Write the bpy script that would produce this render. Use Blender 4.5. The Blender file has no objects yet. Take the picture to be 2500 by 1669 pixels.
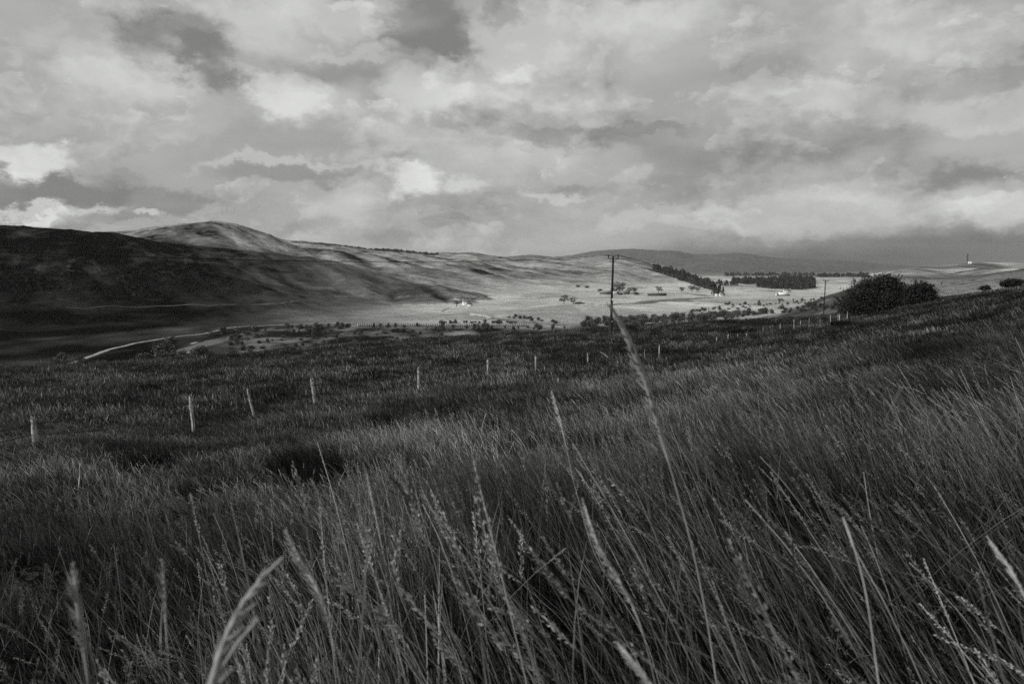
import bpy, math, random
import numpy as np
from mathutils import Vector

# ------------------------------------------------------------------ camera, sky, sun
W, H, F = 2500.0, 1669.0, 1944.0           # photograph size and focal length in its pixels
HOR = 645.0
TH = math.atan((H / 2 - HOR) / F)          # camera pitched down
sc = bpy.context.scene
COL = sc.collection
cam = bpy.data.cameras.new('camera')
cam.lens = 28.0; cam.sensor_width = 36.0
cam.clip_start = 0.05; cam.clip_end = 60000
cam.dof.use_dof = True; cam.dof.focus_distance = 12.0; cam.dof.aperture_fstop = 7.1
camo = bpy.data.objects.new('camera', cam); COL.objects.link(camo)
camo.location = (0, 0, 0); camo.rotation_euler = (math.pi / 2 - TH, 0, 0)
sc.camera = camo

SUN_EL = math.radians(33); SUN_AZ = math.radians(-112)     # azimuth from +Y, towards +X
SD = Vector((math.sin(SUN_AZ) * math.cos(SUN_EL), math.cos(SUN_AZ) * math.cos(SUN_EL), math.sin(SUN_EL)))
sun = bpy.data.lights.new('sun', 'SUN'); sun.energy = 4.9; sun.angle = math.radians(0.5)
sun.color = (1.0, 0.995, 0.975)
suno = bpy.data.objects.new('sun', sun); COL.objects.link(suno)
suno.rotation_euler = SD.to_track_quat('Z', 'Y').to_euler()
sc.view_settings.view_transform = 'Standard'; sc.view_settings.look = 'None'
sc.view_settings.exposure = 0.0; sc.view_settings.gamma = 1.0
sc.cycles.max_bounces = 5; sc.cycles.diffuse_bounces = 2; sc.cycles.transparent_max_bounces = 8
sc.cycles.volume_bounces = 0; sc.cycles.use_denoising = False
sc.cycles.sample_clamp_indirect = 3.0

TINT = (0.985, 1.0, 0.972)
def grey(v): return (v * TINT[0], v * TINT[1], v * TINT[2], 1.0)

def sky_dir(px, py):
    u = (px - W / 2) / F; v = (H / 2 - py) / F
    y = math.cos(TH) + v * math.sin(TH); z = -math.sin(TH) + v * math.cos(TH)
    return math.atan2(u, y), math.atan2(z, math.hypot(u, y))

class NT:
    def __init__(s, tree): s.t = tree
    def n(s, kind, **kw):
        nd = s.t.nodes.new(kind)
        for k, v in kw.items():
            if k == 'ins':
                for a, b in v.items():
                    if isinstance(b, bpy.types.NodeSocket): s.t.links.new(b, nd.inputs[a])
                    else: nd.inputs[a].default_value = b
            else: setattr(nd, k, v)
        return nd
    def m(s, op, a, b=0.0, c=None, clamp=False):
        nd = s.t.nodes.new('ShaderNodeMath'); nd.operation = op; nd.use_clamp = clamp
        for i, v in enumerate((a, b) if c is None else (a, b, c)):
            if isinstance(v, bpy.types.NodeSocket): s.t.links.new(v, nd.inputs[i])
            else: nd.inputs[i].default_value = v
        return nd.outputs[0]
    def vm(s, op, a, b=None, scale=None):
        nd = s.t.nodes.new('ShaderNodeVectorMath'); nd.operation = op
        for i, v in enumerate((a, b)):
            if v is None: continue
            if isinstance(v, bpy.types.NodeSocket): s.t.links.new(v, nd.inputs[i])
            else: nd.inputs[i].default_value = v
        if scale is not None:
            if isinstance(scale, bpy.types.NodeSocket): s.t.links.new(scale, nd.inputs['Scale'])
            else: nd.inputs['Scale'].default_value = scale
        return nd.outputs['Value'] if op == 'LENGTH' else nd.outputs[0]
    def noise(s, vec, scale, detail=4.0, rough=0.55, dist=0.0):
        nd = s.n('ShaderNodeTexNoise', ins={'Vector': vec, 'Scale': scale, 'Detail': detail, 'Roughness': rough, 'Distortion': dist})
        return nd
    def mr(s, v, a, b, c, d, smooth=True):
        nd = s.n('ShaderNodeMapRange', ins={'Value': v, 'From Min': a, 'From Max': b, 'To Min': c, 'To Max': d})
        if smooth: nd.interpolation_type = 'SMOOTHSTEP'
        return nd.outputs[0]

def build_world():
    w = bpy.data.worlds.new('World'); sc.world = w; w.use_nodes = True
    w.cycles.sampling_method = 'MANUAL'; w.cycles.sample_map_resolution = 512
    t = w.node_tree; t.nodes.clear(); g = NT(t)
    out = g.n('ShaderNodeOutputWorld'); bg = g.n('ShaderNodeBackground')
    t.links.new(bg.outputs[0], out.inputs[0])
    d = g.n('ShaderNodeNewGeometry').outputs['Incoming']
    tc = g.n('ShaderNodeTexCoord').outputs['Generated']
    sep = g.n('ShaderNodeSeparateXYZ', ins={0: tc})
    x, y, z = sep.outputs
    sky = g.n('ShaderNodeTexSky', sky_type='NISHITA', sun_disc=False, sun_elevation=SUN_EL, sun_rotation=SUN_AZ)
    t.links.new(tc, sky.inputs[0]) if len(sky.inputs) else None
    bw = g.n('ShaderNodeRGBToBW', ins={0: sky.outputs[0]}).outputs[0]
    clear = g.m('MULTIPLY', bw, 0.075)
    az = g.m('ARCTAN2', x, y); el = g.m('ARCSINE', z)
    # cloud deck plane coordinates (flatten towards the horizon)
    den = g.m('ADD', g.m('MAXIMUM', z, 0.0), 0.16)
    pl = g.n('ShaderNodeCombineXYZ', ins={0: g.m('DIVIDE', x, den), 1: g.m('DIVIDE', y, den), 2: g.m('MULTIPLY', z, 2.0)}).outputs[0]
    ae = g.n('ShaderNodeCombineXYZ', ins={0: az, 1: el, 2: 0.0}).outputs[0]
    # warp the layout by turbulence so that outlines billow
    aes = g.vm('MULTIPLY', ae, (1.0, 1.5, 1.0))
    w1 = g.noise(aes, 8.5, 7.0, 0.64).outputs['Color']
    w2 = g.noise(aes, 20.0, 8.0, 0.66).outputs['Color']
    off = g.vm('ADD', g.vm('SCALE', g.vm('SUBTRACT', w1, (0.5, 0.5, 0.5)), scale=0.125),
               g.vm('SCALE', g.vm('SUBTRACT', w2, (0.5, 0.5, 0.5)), scale=0.055))
    wv = g.vm('ADD', ae, g.vm('MULTIPLY', off, (1.0, 0.75, 0.0)))
    #  px, py, rx, ry, amp, softness(0 hard..1 soft)
    blobs = [
        (430, 100, 120, 60, -.19, .45), (505, 150, 80, 46, -.15, .45), (1045, 70, 95, 85, -.20, .4),
        (170, 118, 120, 18, -.05, .8), (860, 168, 240, 30, -.06, .9), (1140, 165, 60, 34, -.10, .5), (40, 225, 130, 60, -.05, 1), (1240, 40, 50, 34, -.14, .5),
        (60, 60, 260, 90, .02, 1), (310, 170, 150, 62, .12, .4), (210, 205, 180, 50, .05, .6), (640, 70, 170, 60, .08, .5), (860, 30, 200, 45, .12, .5), (940, 118, 190, 18, .09, .5),
        (700, 215, 105, 52, .17, .35), (760, 250, 140, 44, .12, .6), (1060, 205, 115, 75, .19, .45), (1180, 210, 120, 60, .12, .8), (1270, 110, 130, 80, .15, .5),
        (480, 270, 90, 60, .05, .5), (280, 290, 190, 50, .05, .6), (560, 330, 300, 40, -.03, 1),
        (78, 395, 62, 36, .26, .5), (20, 420, 60, 26, .06, .6), (95, 512, 80, 12, .20, .5), (385, 524, 46, 11, .24, .5), (200, 500, 120, 10, .10, .5),
        (110, 465, 170, 34, -.19, .4), (20, 540, 120, 16, -.08, .6), (400, 486, 120, 36, -.11, .4), (270, 534, 130, 16, -.10, .5), (290, 430, 60, 18, -.06, .5),
        (740, 436, 180, 20, -.07, .6), (660, 402, 150, 13, .12, .5), (900, 408, 120, 10, .07, .6), (760, 480, 160, 24, .04, .7), (750, 548, 80, 20, -.07, .6),
        (1000, 440, 75, 42, .26, .45), (1140, 452, 55, 24, .14, .5), (930, 562, 120, 24, -.07, .6), (1100, 552, 50, 16, -.06, .6),
        (1050, 500, 180, 20, -.08, .7), (1360, 490, 90, 11, .12, .5), (1400, 462, 46, 12, -.06, .6),
        (1330, 560, 330, 60, .06, 1), (1400, 400, 200, 60, .07, .5), (1400, 250, 330, 26, .07, 1), (1330, 330, 260, 24, -.09, .6), (1560, 250, 160, 30, -.05, .8),
        (1560, 40, 190, 60, .17, .7), (1260, 175, 60, 22, .08, .5), (1700, 120, 300, 40, .05, 1), (1900, 130, 140, 60, -.05, 1),
        (1690, 400, 230, 90, -.09, .8), (1570, 302, 120, 14, -.09, .5), (1860, 225, 100, 30, .09, .35), (1990, 255, 110, 40, .10, .35), (2080, 350, 190, 50, -.09, .9), (1900, 360, 140, 30, -.05, .8),
        (2200, 90, 260, 70, .10, 1), (2230, 70, 80, 60, .10, .5), (2480, 170, 80, 120, -.07, 1), (2380, 260, 240, 36, .12, .5), (2460, 330, 160, 70, .07, .9),
        (2340, 442, 110, 40, -.16, .7), (1640, 545, 170, 22, .09, .45), (1960, 520, 240, 40, .10, .4), (2120, 480, 110, 36, .08, .4), (2440, 500, 130, 56, .15, .4), (2250, 540, 220, 26, .04, .6),
    ]
    band = [(2220, 628, 640, 62, -.20, .62), (2420, 640, 380, 70, -.06, .8), (1800, 640, 420, 36, -.08, .8)]
    def addup(lst, vec, gain):
        tot = None
        for (bx, by, rx, ry, amp, soft) in lst:
            a, e = sky_dir(bx, by)
            v = g.vm('MULTIPLY', g.vm('SUBTRACT', vec, (a, e, 0)), (F / rx, F / ry, 0))
            ln = g.vm('LENGTH', v)
            s_ = g.mr(ln, 1.0 - 0.92 * soft, 1.0 + 0.5 * soft + .05, amp * gain, 0.0)
            tot = s_ if tot is None else g.m('ADD', tot, s_)
        return tot
    tot = addup(blobs, wv, 1.05)
    bv = g.vm('ADD', ae, g.vm('SCALE', off, scale=0.28))
    bnd = addup(band, bv, 1.0)
    calm = g.m('MAXIMUM', g.m('ADD', 1.0, g.m('MULTIPLY', bnd, 4.0)), 0.0)      # rain smooths the cloud base
    # fine relief of the cloud: noise minus the same noise moved towards the light
    r1 = g.noise(pl, 1.15, 8.0, 0.56, 0.3).outputs['Fac']
    r2 = g.noise(g.vm('ADD', pl, (-0.10, -0.16, 0.12)), 1.15, 8.0, 0.56, 0.3).outputs['Fac']
    rel = g.m('MULTIPLY', g.m('SUBTRACT', r1, r2), 0.16)
    lf = g.m('MULTIPLY', g.m('SUBTRACT', r1, 0.5), 0.07)
    # heaped clouds with firmer outlines in front of the veil
    def heap(scale, th, sh, gain, amt, seed):
        cw = g.vm('ADD', g.vm('ADD', aes, (seed, seed * .7, seed * 1.3)), g.vm('SCALE', g.vm('SUBTRACT', w2, (0.5, 0.5, 0.5)), scale=0.05))
        c1 = g.noise(cw, scale, 8.0, 0.58, 0.15).outputs['Fac']
        c2 = g.noise(g.vm('ADD', cw, (-0.10 / scale, 0.20 / scale, 0)), scale, 8.0, 0.58, 0.15).outputs['Fac']
        cm = g.mr(c1, th, th + sh, 0.0, 1.0)
        return g.m('MULTIPLY', cm, g.m('ADD', amt, g.m('MULTIPLY', g.m('SUBTRACT', c1, c2), gain)))
    hp = g.m('ADD', heap(3.6, 0.48, 0.05, 0.80, 0.012, 3.9), heap(10.0, 0.52, 0.05, 0.75, 0.010, 5.1))
    rel = g.m('MULTIPLY', g.m('ADD', g.m('ADD', rel, lf), hp), calm)
    lum = g.m('ADD', g.m('ADD', g.m('ADD', tot, bnd), rel), 0.395)
    lum = g.m('SMOOTH_MAX', lum, g.m('ADD', 0.215, bnd), 0.14)
    lum = g.m('MAXIMUM', lum, 0.10)
    # thin spots let the clear sky through
    cover = g.mr(lum, 0.05, 0.10, 0.0, 1.0)
    # only close to the storm the sky is not blue behind: keep cloud there
    mixn = g.m('ADD', g.m('MULTIPLY', lum, cover), g.m('MULTIPLY', g.m('MINIMUM', clear, lum), g.m('SUBTRACT', 1.0, cover)))
    col = g.vm('SCALE', (TINT[0], TINT[1], TINT[2]), scale=mixn)
    t.links.new(col, bg.inputs[0]); bg.inputs[1].default_value = 1.0
build_world()

# ------------------------------------------------------------------ helpers
def mat(name, col, rough=0.85, var=0.0, scale=3.0, spec=0.2, transl=0.0):
    m = bpy.data.materials.new(name); m.use_nodes = True
    t = m.node_tree; g = NT(t); b = t.nodes['Principled BSDF']
    b.inputs['Roughness'].default_value = rough
    b.inputs['Specular IOR Level'].default_value = spec
    if var:
        tc = g.n('ShaderNodeTexCoord').outputs['Object']
        f = g.noise(tc, scale, 5.0, 0.6).outputs['Fac']
        k = g.mr(f, 0.3, 0.7, col * (1 - var), col * (1 + var))
        c = g.vm('SCALE', TINT, scale=k)
        t.links.new(c, b.inputs['Base Color'])
    else: b.inputs['Base Color'].default_value = grey(col)
    return m

def mesh_np(name, V, faces, material=None, parent=None, smooth=False, attrs=None, link=True):
    """faces: list of int arrays (n,3) / (n,4)"""
    V = np.asarray(V, dtype=np.float32)
    me = bpy.data.meshes.new(name)
    me.vertices.add(len(V)); me.vertices.foreach_set('co', V.ravel())
    faces = [np.asarray(f, dtype=np.int32) for f in faces if len(f)]
    tot = sum(f.size for f in faces); npol = sum(len(f) for f in faces)
    me.loops.add(tot); me.loops.foreach_set('vertex_index', np.concatenate([f.ravel() for f in faces]))
    me.polygons.add(npol)
    lens = np.concatenate([np.full(len(f), f.shape[1], dtype=np.int32) for f in faces])
    st = np.concatenate([[0], np.cumsum(lens)[:-1]]).astype(np.int32)
    me.polygons.foreach_set('loop_start', st)
    if smooth: me.polygons.foreach_set('use_smooth', np.ones(npol, dtype=bool))
    me.update(calc_edges=True)
    for k, a in (attrs or {}).items():
        at = me.attributes.new(k, 'FLOAT', 'POINT'); at.data.foreach_set('value', np.asarray(a, dtype=np.float32))
    if material: me.materials.append(material)
    o = bpy.data.objects.new(name, me)
    if link: COL.objects.link(o)
    if parent: o.parent = parent
    return o

def tag(o, label=None, cat=None, group=None, kind=None):
    if label: o['label'] = label
    if cat: o['category'] = cat
    if group: o['group'] = group
    if kind: o['kind'] = kind
    return o

def empty(name, loc, rz=0.0):
    e = bpy.data.objects.new(name, None); COL.objects.link(e)
    e.location = loc; e.rotation_euler = (0, 0, rz); e.empty_display_size = 0.2
    return e

class MB:
    def __init__(s): s.V = []; s.F3 = []; s.F4 = []; s.n = 0
    def add(s, V, F):
        V = np.asarray(V, dtype=float).reshape(-1, 3); F = np.asarray(F)
        (s.F3 if F.shape[1] == 3 else s.F4).append(F + s.n)
        s.V.append(V); s.n += len(V)
    def box(s, c, d, rz=0.0, taper=1.0):
        cx, cy, cz = c; a, b, h = d[0] / 2, d[1] / 2, d[2] / 2
        P = []
        for k, tz in ((1, -h), (taper, h)):
            for (x, y) in ((-a, -b), (a, -b), (a, b), (-a, b)):
                x, y = x * k, y * k
                P.append((cx + x * math.cos(rz) - y * math.sin(rz), cy + x * math.sin(rz) + y * math.cos(rz), cz + tz))
        s.add(P, [(3, 2, 1, 0), (4, 5, 6, 7), (0, 1, 5, 4), (1, 2, 6, 5), (2, 3, 7, 6), (3, 0, 4, 7)])
    def tube(s, pts, rad, n=6, cap=True):
        pts = np.asarray(pts, dtype=float); m = len(pts)
        rad = np.broadcast_to(np.asarray(rad, dtype=float), (m,))
        T = np.gradient(pts, axis=0); T /= np.linalg.norm(T, axis=1)[:, None] + 1e-12
        ref = np.array([1.0, 0, 0]) if abs(T[:, 0]).mean() < 0.8 else np.array([0, 0, 1.0])
        A = np.cross(T, ref); A /= np.linalg.norm(A, axis=1)[:, None] + 1e-12
        B = np.cross(T, A)
        ph = np.arange(n) * 2 * math.pi / n
        V = pts[:, None] + rad[:, None, None] * (np.cos(ph)[None, :, None] * A[:, None] + np.sin(ph)[None, :, None] * B[:, None])
        V = V.reshape(-1, 3)
        i = np.arange(m - 1)[:, None] * n; j = np.arange(n)[None]
        j2 = (j + 1) % n
        Fq = np.stack([i + j, i + j2, i + n + j2, i + n + j], -1).reshape(-1, 4)
        s.add(V, Fq)
        if cap and n in (3, 4):
            s.add(V[:n], np.arange(n)[None, ::-1]); s.add(V[-n:], np.arange(n)[None])
        elif cap:
            for e, fl in ((0, True), (m - 1, False)):
                Vc = np.vstack([V[e * n:(e + 1) * n], pts[e]])
                f = [(a, (a + 1) % n, n) for a in range(n)]
                if fl: f = [(q[1], q[0], q[2]) for q in f]
                s.add(Vc, f)
    def build(s, name, material, parent=None, smooth=False, link=True, attrs=None):
        fs = []
        if s.F3: fs.append(np.vstack(s.F3))
        if s.F4: fs.append(np.vstack(s.F4))
        return mesh_np(name, np.vstack(s.V), fs, material, parent, smooth, attrs, link)

def _h(i, j, seed):
    n = (i.astype(np.int64) * 374761393 + j.astype(np.int64) * 668265263 + seed * 974634777) & 0xffffffff
    n = ((n ^ (n >> 13)) * 1274126177) & 0xffffffff
    n = (n ^ (n >> 16)) & 0xffffff
    return n / float(0xffffff)
def vnoise(x, y, seed=0):
    xi = np.floor(x); yi = np.floor(y); fx = x - xi; fy = y - yi
    fx = fx * fx * fx * (fx * (fx * 6 - 15) + 10); fy = fy * fy * fy * (fy * (fy * 6 - 15) + 10)
    a = _h(xi, yi, seed); b = _h(xi + 1, yi, seed); c = _h(xi, yi + 1, seed); d = _h(xi + 1, yi + 1, seed)
    return (a + (b - a) * fx) * (1 - fy) + (c + (d - c) * fx) * fy - 0.5
def fbm(x, y, o=4, seed=0, g=0.5):
    s = 0; a = 1.0
    for k in range(o):
        s = s + a * vnoise(x * 2 ** k + 17.3 * k, y * 2 ** k - 9.1 * k, seed + k); a *= g
    return s
def ss(a, b, x):
    t = np.clip((x - a) / (b - a), 0, 1); return t * t * (3 - 2 * t)
def smax(a, b, k):
    h = np.clip(0.5 + 0.5 * (a - b) / k, 0, 1)
    return b + (a - b) * h + k * h * (1 - h)
def I(px, tab):
    xs = [q[0] for q in tab]; ys = [q[1] for q in tab]
    return np.interp(px, xs, ys)
def ic(px, tab):
    """smooth interpolation of a table"""
    xs = np.array([q[0] for q in tab], float); ys = np.array([q[1] for q in tab], float)
    return (np.interp(px - 14, xs, ys) + 2 * np.interp(px, xs, ys) + np.interp(px + 14, xs, ys)) / 4

# ------------------------------------------------------------------ terrain
NC = [-3000, 0, 500, 1000, 1500, 1750, 2000, 2500, 5000]
NR = [(0.5, [-1.38] * 9),
      (5,  [-3.0, -2.3, -2.2, -2.1, -2.0, -1.9, -1.8, -1.7, -1.5]),
      (12, [-6.0, -3.9, -3.7, -3.4, -3.1, -2.9, -2.7, -2.1, -1.4]),
      (25, [-11., -5.9, -5.6, -5.1, -4.7, -4.4, -3.9, -2.6, 0.0]),
      (40, [-15., -7.5, -7.1, -6.3, -6.0, -5.7, -5.0, -2.7, 4.0]),
      (60, [-19., -9.0, -8.4, -7.4, -7.3, -7.1, -6.1, -2.7, 6.0]),
      (85, [-23., -11.1, -10.1, -8.4, -8.0, -8.1, -7.0, -2.6, 8.0])]
EDGE_Y = [(-800, 912), (0, 908), (300, 906), (450, 897), (600, 880), (750, 863), (900, 846), (1000, 834), (1150, 821), (1300, 812), (1490, 803),
          (1600, 796), (1750, 788), (1900, 779), (2000, 774), (2150, 755), (2300, 730), (2400, 716), (2500, 706), (2900, 665)]
EDGE_D = [(0, 96), (450, 100), (900, 115), (1300, 118), (1500, 114), (1750, 130), (2000, 150), (2300, 120), (2500, 100)]
def near_layer(px, Y):
    E = ic(px, EDGE_D); zE = -(ic(px, EDGE_Y) - HOR) / F * E
    rows = [np.interp(px, NC, r) for _, r in NR] + [zE]
    ds = [np.full_like(px, d) for d, _ in NR] + [E]
    z = rows[0]
    for k in range(len(rows) - 1):
        t = np.clip((Y - ds[k]) / (ds[k + 1] - ds[k]), 0, 1)
        z = z + (rows[k + 1] - rows[k]) * t
    fall = I(px, [(0, .42), (1300, .32), (1700, .22), (2100, .18), (2500, .22)])
    over = np.maximum(Y - E, 0)
    z = z - fall * (over ** 2 / (over + 25))
    return z
HL = {
 'h1': dict(sky=[(-2500, 500), (-600, 535), (0, 553), (100, 554), (150, 556), (230, 567), (300, 576), (420, 591), (560, 604), (700, 622), (820, 640), (950, 668), (1120, 705), (1300, 745), (1500, 775)],
            D=[(-600, 1700), (0, 1750), (600, 1900), (1000, 1900), (1500, 1300)], Ft=[(-600, 560), (0, 640), (600, 760), (1000, 850), (1500, 950)], cut=(1050, 1350)),
 'h2': dict(sky=[(-600, 600), (150, 580), (240, 567), (330, 563), (400, 552), (470, 546), (520, 542), (560, 545), (600, 556), (650, 571), (700, 588), (760, 593), (830, 598), (900, 607),
                 (960, 610), (1060, 620), (1085, 616), (1100, 620), (1140, 616), (1165, 618), (1200, 627), (1250, 631), (1320, 632), (1380, 629), (1440, 625), (1500, 624), (1550, 630), (1600, 643), (1650, 658),
                 (1700, 680), (1740, 697), (1800, 712), (2200, 730)],
            D=[(-600, 3000), (520, 3300), (900, 3600), (1250, 4000), (1440, 3900), (1600, 3400), (1750, 2900)],
            Ft=[(0, 1200), (600, 950), (900, 980), (1200, 1250), (1400, 1750), (1600, 2250), (1750, 2600)], cut=(1720, 1850)),
 'h3': dict(sky=[(600, 660), (1180, 640), (1240, 626), (1310, 622), (1350, 629), (1400, 623), (1440, 614), (1480, 610), (1530, 608), (1600, 611), (1650, 613), (1690, 621), (1740, 621), (1800, 617), (1850, 623),
                 (1900, 630), (2000, 634), (2080, 637), (2150, 645), (2300, 655), (3000, 640)],
            D=[(1200, 9500), (2100, 9800)], Ft=[(1200, 6500), (1700, 6000), (2200, 6000)], cut=(3500, 5000)),
 'h4': dict(sky=[(1400, 700), (1560, 672), (1640, 655), (1700, 641), (1760, 636), (1860, 640), (1950, 648), (2050, 652), (2200, 660), (2600, 655)],
            D=[(1500, 6800), (2600, 7200)], Ft=[(1500, 4800), (2200, 5000)], cut=(3500, 5000)),
 'h5': dict(sky=[(2000, 760), (2100, 712), (2150, 676), (2180, 663), (2220, 653), (2260, 650), (2300, 648), (2330, 645), (2370, 641), (2430, 641), (2500, 640), (2800, 634), (3500, 600)],
            D=[(2100, 1150), (2200, 1250), (2500, 1500)], Ft=[(2000, 650), (2500, 420)], cut=(9000, 9900)),
}
def hill(k, px, X, Y):
    h = HL[k]; D = I(px, h['D']); Ft = I(px, h['Ft']); zr = (HOR - ic(px, h['sky'])) / F * D
    t = np.clip((Y - Ft) / (D - Ft), 0, 3)
    f = np.where(t < 1, (0.35 * t + 0.65 * t * t * (3 - 2 * t)), 1 - 0.5 * np.minimum(t - 1, 1) ** 2)
    base = -62.0
    z = base + (zr - base) * f
    c0, c1 = h['cut']
    z = np.where(px > c0, base + (z - base) * (1 - ss(c0, c1, px)), z)
    amp = {'h1': 1.5, 'h2': 1.7, 'h3': 2.0, 'h4': 1.2, 'h5': 0.25}[k]
    env = np.clip(t, 0, 1) * np.clip(1.2 - t, 0.14, 1) / .8
    q = (X * 0.45 - Y * 0.89); p = (X * 0.89 + Y * 0.45)      # gullies run down towards the valley
    if k == 'h5':
        n = fbm(X / 60, Y / 60, 5, 91) * 5 * env
    else:
        n = fbm(q / 420, p / 130, 5, 31) * 26 * env + (0.5 - np.abs(fbm(q / 260 + 3, p / 75, 4, 77))) * 9 * env - 4 * env + fbm(X / 40, Y / 40, 4, 12) * 3.4 * np.minimum(1, env * 2)
    return z + n * amp, f

def height_raw(X, Y):
    r = np.hypot(X, Y)
    Ye = np.maximum(Y, np.maximum(r / 3.2, 0.5))
    s = np.clip(X / Ye, -3, 3); px = W / 2 + F * s
    zn = near_layer(px, Ye)
    near_w = 1 - ss(110, 190, Ye)
    zn = zn + near_w * (fbm(X / 7, Y / 7, 3, 5) * 0.55 * ss(3, 20, Ye) + fbm(X / 1.4, Y / 1.4, 2, 8) * 0.16) + (1 - near_w) * fbm(X / 30, Y / 30, 3, 6) * 1.0
    A = I(px, [(1250, 0), (1500, 16), (1800, 30), (2000, 42), (2200, 51), (2500, 55)])
    endM = I(px, [(1300, 650), (1900, 850), (2100, 1000), (2500, 1600)])
    fl = 1 - ss(endM * 0.42, endM, Ye)
    zm = -60 + A * fl + fbm(X / 45, Y / 45, 4, 15) * 5 * np.clip(A / 40, 0, 1) * fl
    zm = zm - 40 * (1 - ss(90, 210, Ye))
    zv = -60 + fbm(X / 160, Y / 160, 4, 21) * 3.2 + fbm(X / 22, Y / 22, 3, 22) * 0.9
    zv = zv + 9 * np.exp(-((X - 75) / 75) ** 2 - ((Y - 1000) / 130) ** 2)
    z = smax(zm, zv, 2.0)
    fs = {}
    for k in ('h1', 'h2', 'h3', 'h4', 'h5'):
        zh, f = hill(k, px, X, Y if False else Ye)
        fs[k] = (zh, f)
        z = smax(z, zh, 3.0)
    isnear = zn > z
    z = smax(z, zn, 0.6)
    # behind the camera the hillside goes on rising
    back = ss(0.30, -0.2, Y / np.maximum(r, 0.01)) if False else 1 - ss(-0.2, 0.30, Y / np.maximum(r, 0.01))
    zb = -1.38 + 0.10 * np.maximum(-Y, 0) * np.exp(-np.maximum(-Y, 0) / 3000) + 0.05 * X / (1 + r / 300) + fbm(X / 7, Y / 7, 3, 5) * 0.4 * ss(3, 20, r)
    z = z * (1 - back) + zb * back
    # where the photographer stands
    w = 1 - ss(0.8, 3.5, r)
    z = z * (1 - w) + (-1.40) * w
    return z, px, Ye, isnear, fs

AZ = np.radians(np.concatenate([np.linspace(-180, -40, 90)[:-1], np.linspace(-40, 40, 760), np.linspace(40, 180, 90)[1:]]))
RR = np.concatenate([np.exp(np.linspace(math.log(0.35), math.log(130), 300))[:-1], np.exp(np.linspace(math.log(130), math.log(520), 130))[:-1],
                     np.exp(np.linspace(math.log(520), math.log(4300), 420))[:-1], np.exp(np.linspace(math.log(4300), math.log(14500), 90))])
AZ[0] = -math.pi; AZ[-1] = math.pi
Rg, Ag = np.meshgrid(RR, AZ, indexing='ij')
Xg = Rg * np.sin(Ag); Yg = Rg * np.cos(Ag)
Zg, PXg, YEg, NEARg, FSg = height_raw(Xg, Yg)
Zg[:, -1] = Zg[:, 0]
def hz(x, y):
    x = np.asarray(x, float); y = np.asarray(y, float)
    a = np.arctan2(x, y); r = np.hypot(x, y)
    i = np.interp(r, RR, np.arange(len(RR))); j = np.interp(a, AZ, np.arange(len(AZ)))
    i0 = np.clip(i.astype(int), 0, len(RR) - 2); j0 = np.clip(j.astype(int), 0, len(AZ) - 2)
    fi = i - i0; fj = j - j0
    return (Zg[i0, j0] * (1 - fi) * (1 - fj) + Zg[i0 + 1, j0] * fi * (1 - fj) + Zg[i0, j0 + 1] * (1 - fi) * fj + Zg[i0 + 1, j0 + 1] * fi * fj)
_YS = np.exp(np.linspace(math.log(1.0), math.log(12500), 5000))
def ray(px, py):
    u = (px - W / 2) / F; v = (H / 2 - py) / F
    y = math.cos(TH) + v * math.sin(TH); z = -math.sin(TH) + v * math.cos(TH)
    return u / y, z / y
def at(px, py, depth):
    a, b = ray(px, py); return Vector((a * depth, depth, b * depth))
def hit(px, py, mn=1.0):
    a, b = ray(px, py)
    z = hz(a * _YS, _YS)
    below = (b * _YS <= z) & (_YS > mn)
    k = int(np.argmax(below)) if below.any() else len(_YS) - 1
    Y = _YS[k]
    return Vector((a * Y, Y, float(hz(a * Y, Y))))
def hitv(px, py):
    """where the view ray meets the valley, whatever stands in front of it"""
    a, b = ray(px, py); Y = -60 / b
    for _ in range(12): Y = 0.5 * Y + 0.5 * float(hz(a * Y, Y)) / b
    return Vector((a * Y, Y, float(hz(a * Y, Y))))
def on(px, depth):
    x = (px - W / 2) / F * depth
    return Vector((x, depth, float(hz(x, depth))))

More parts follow.
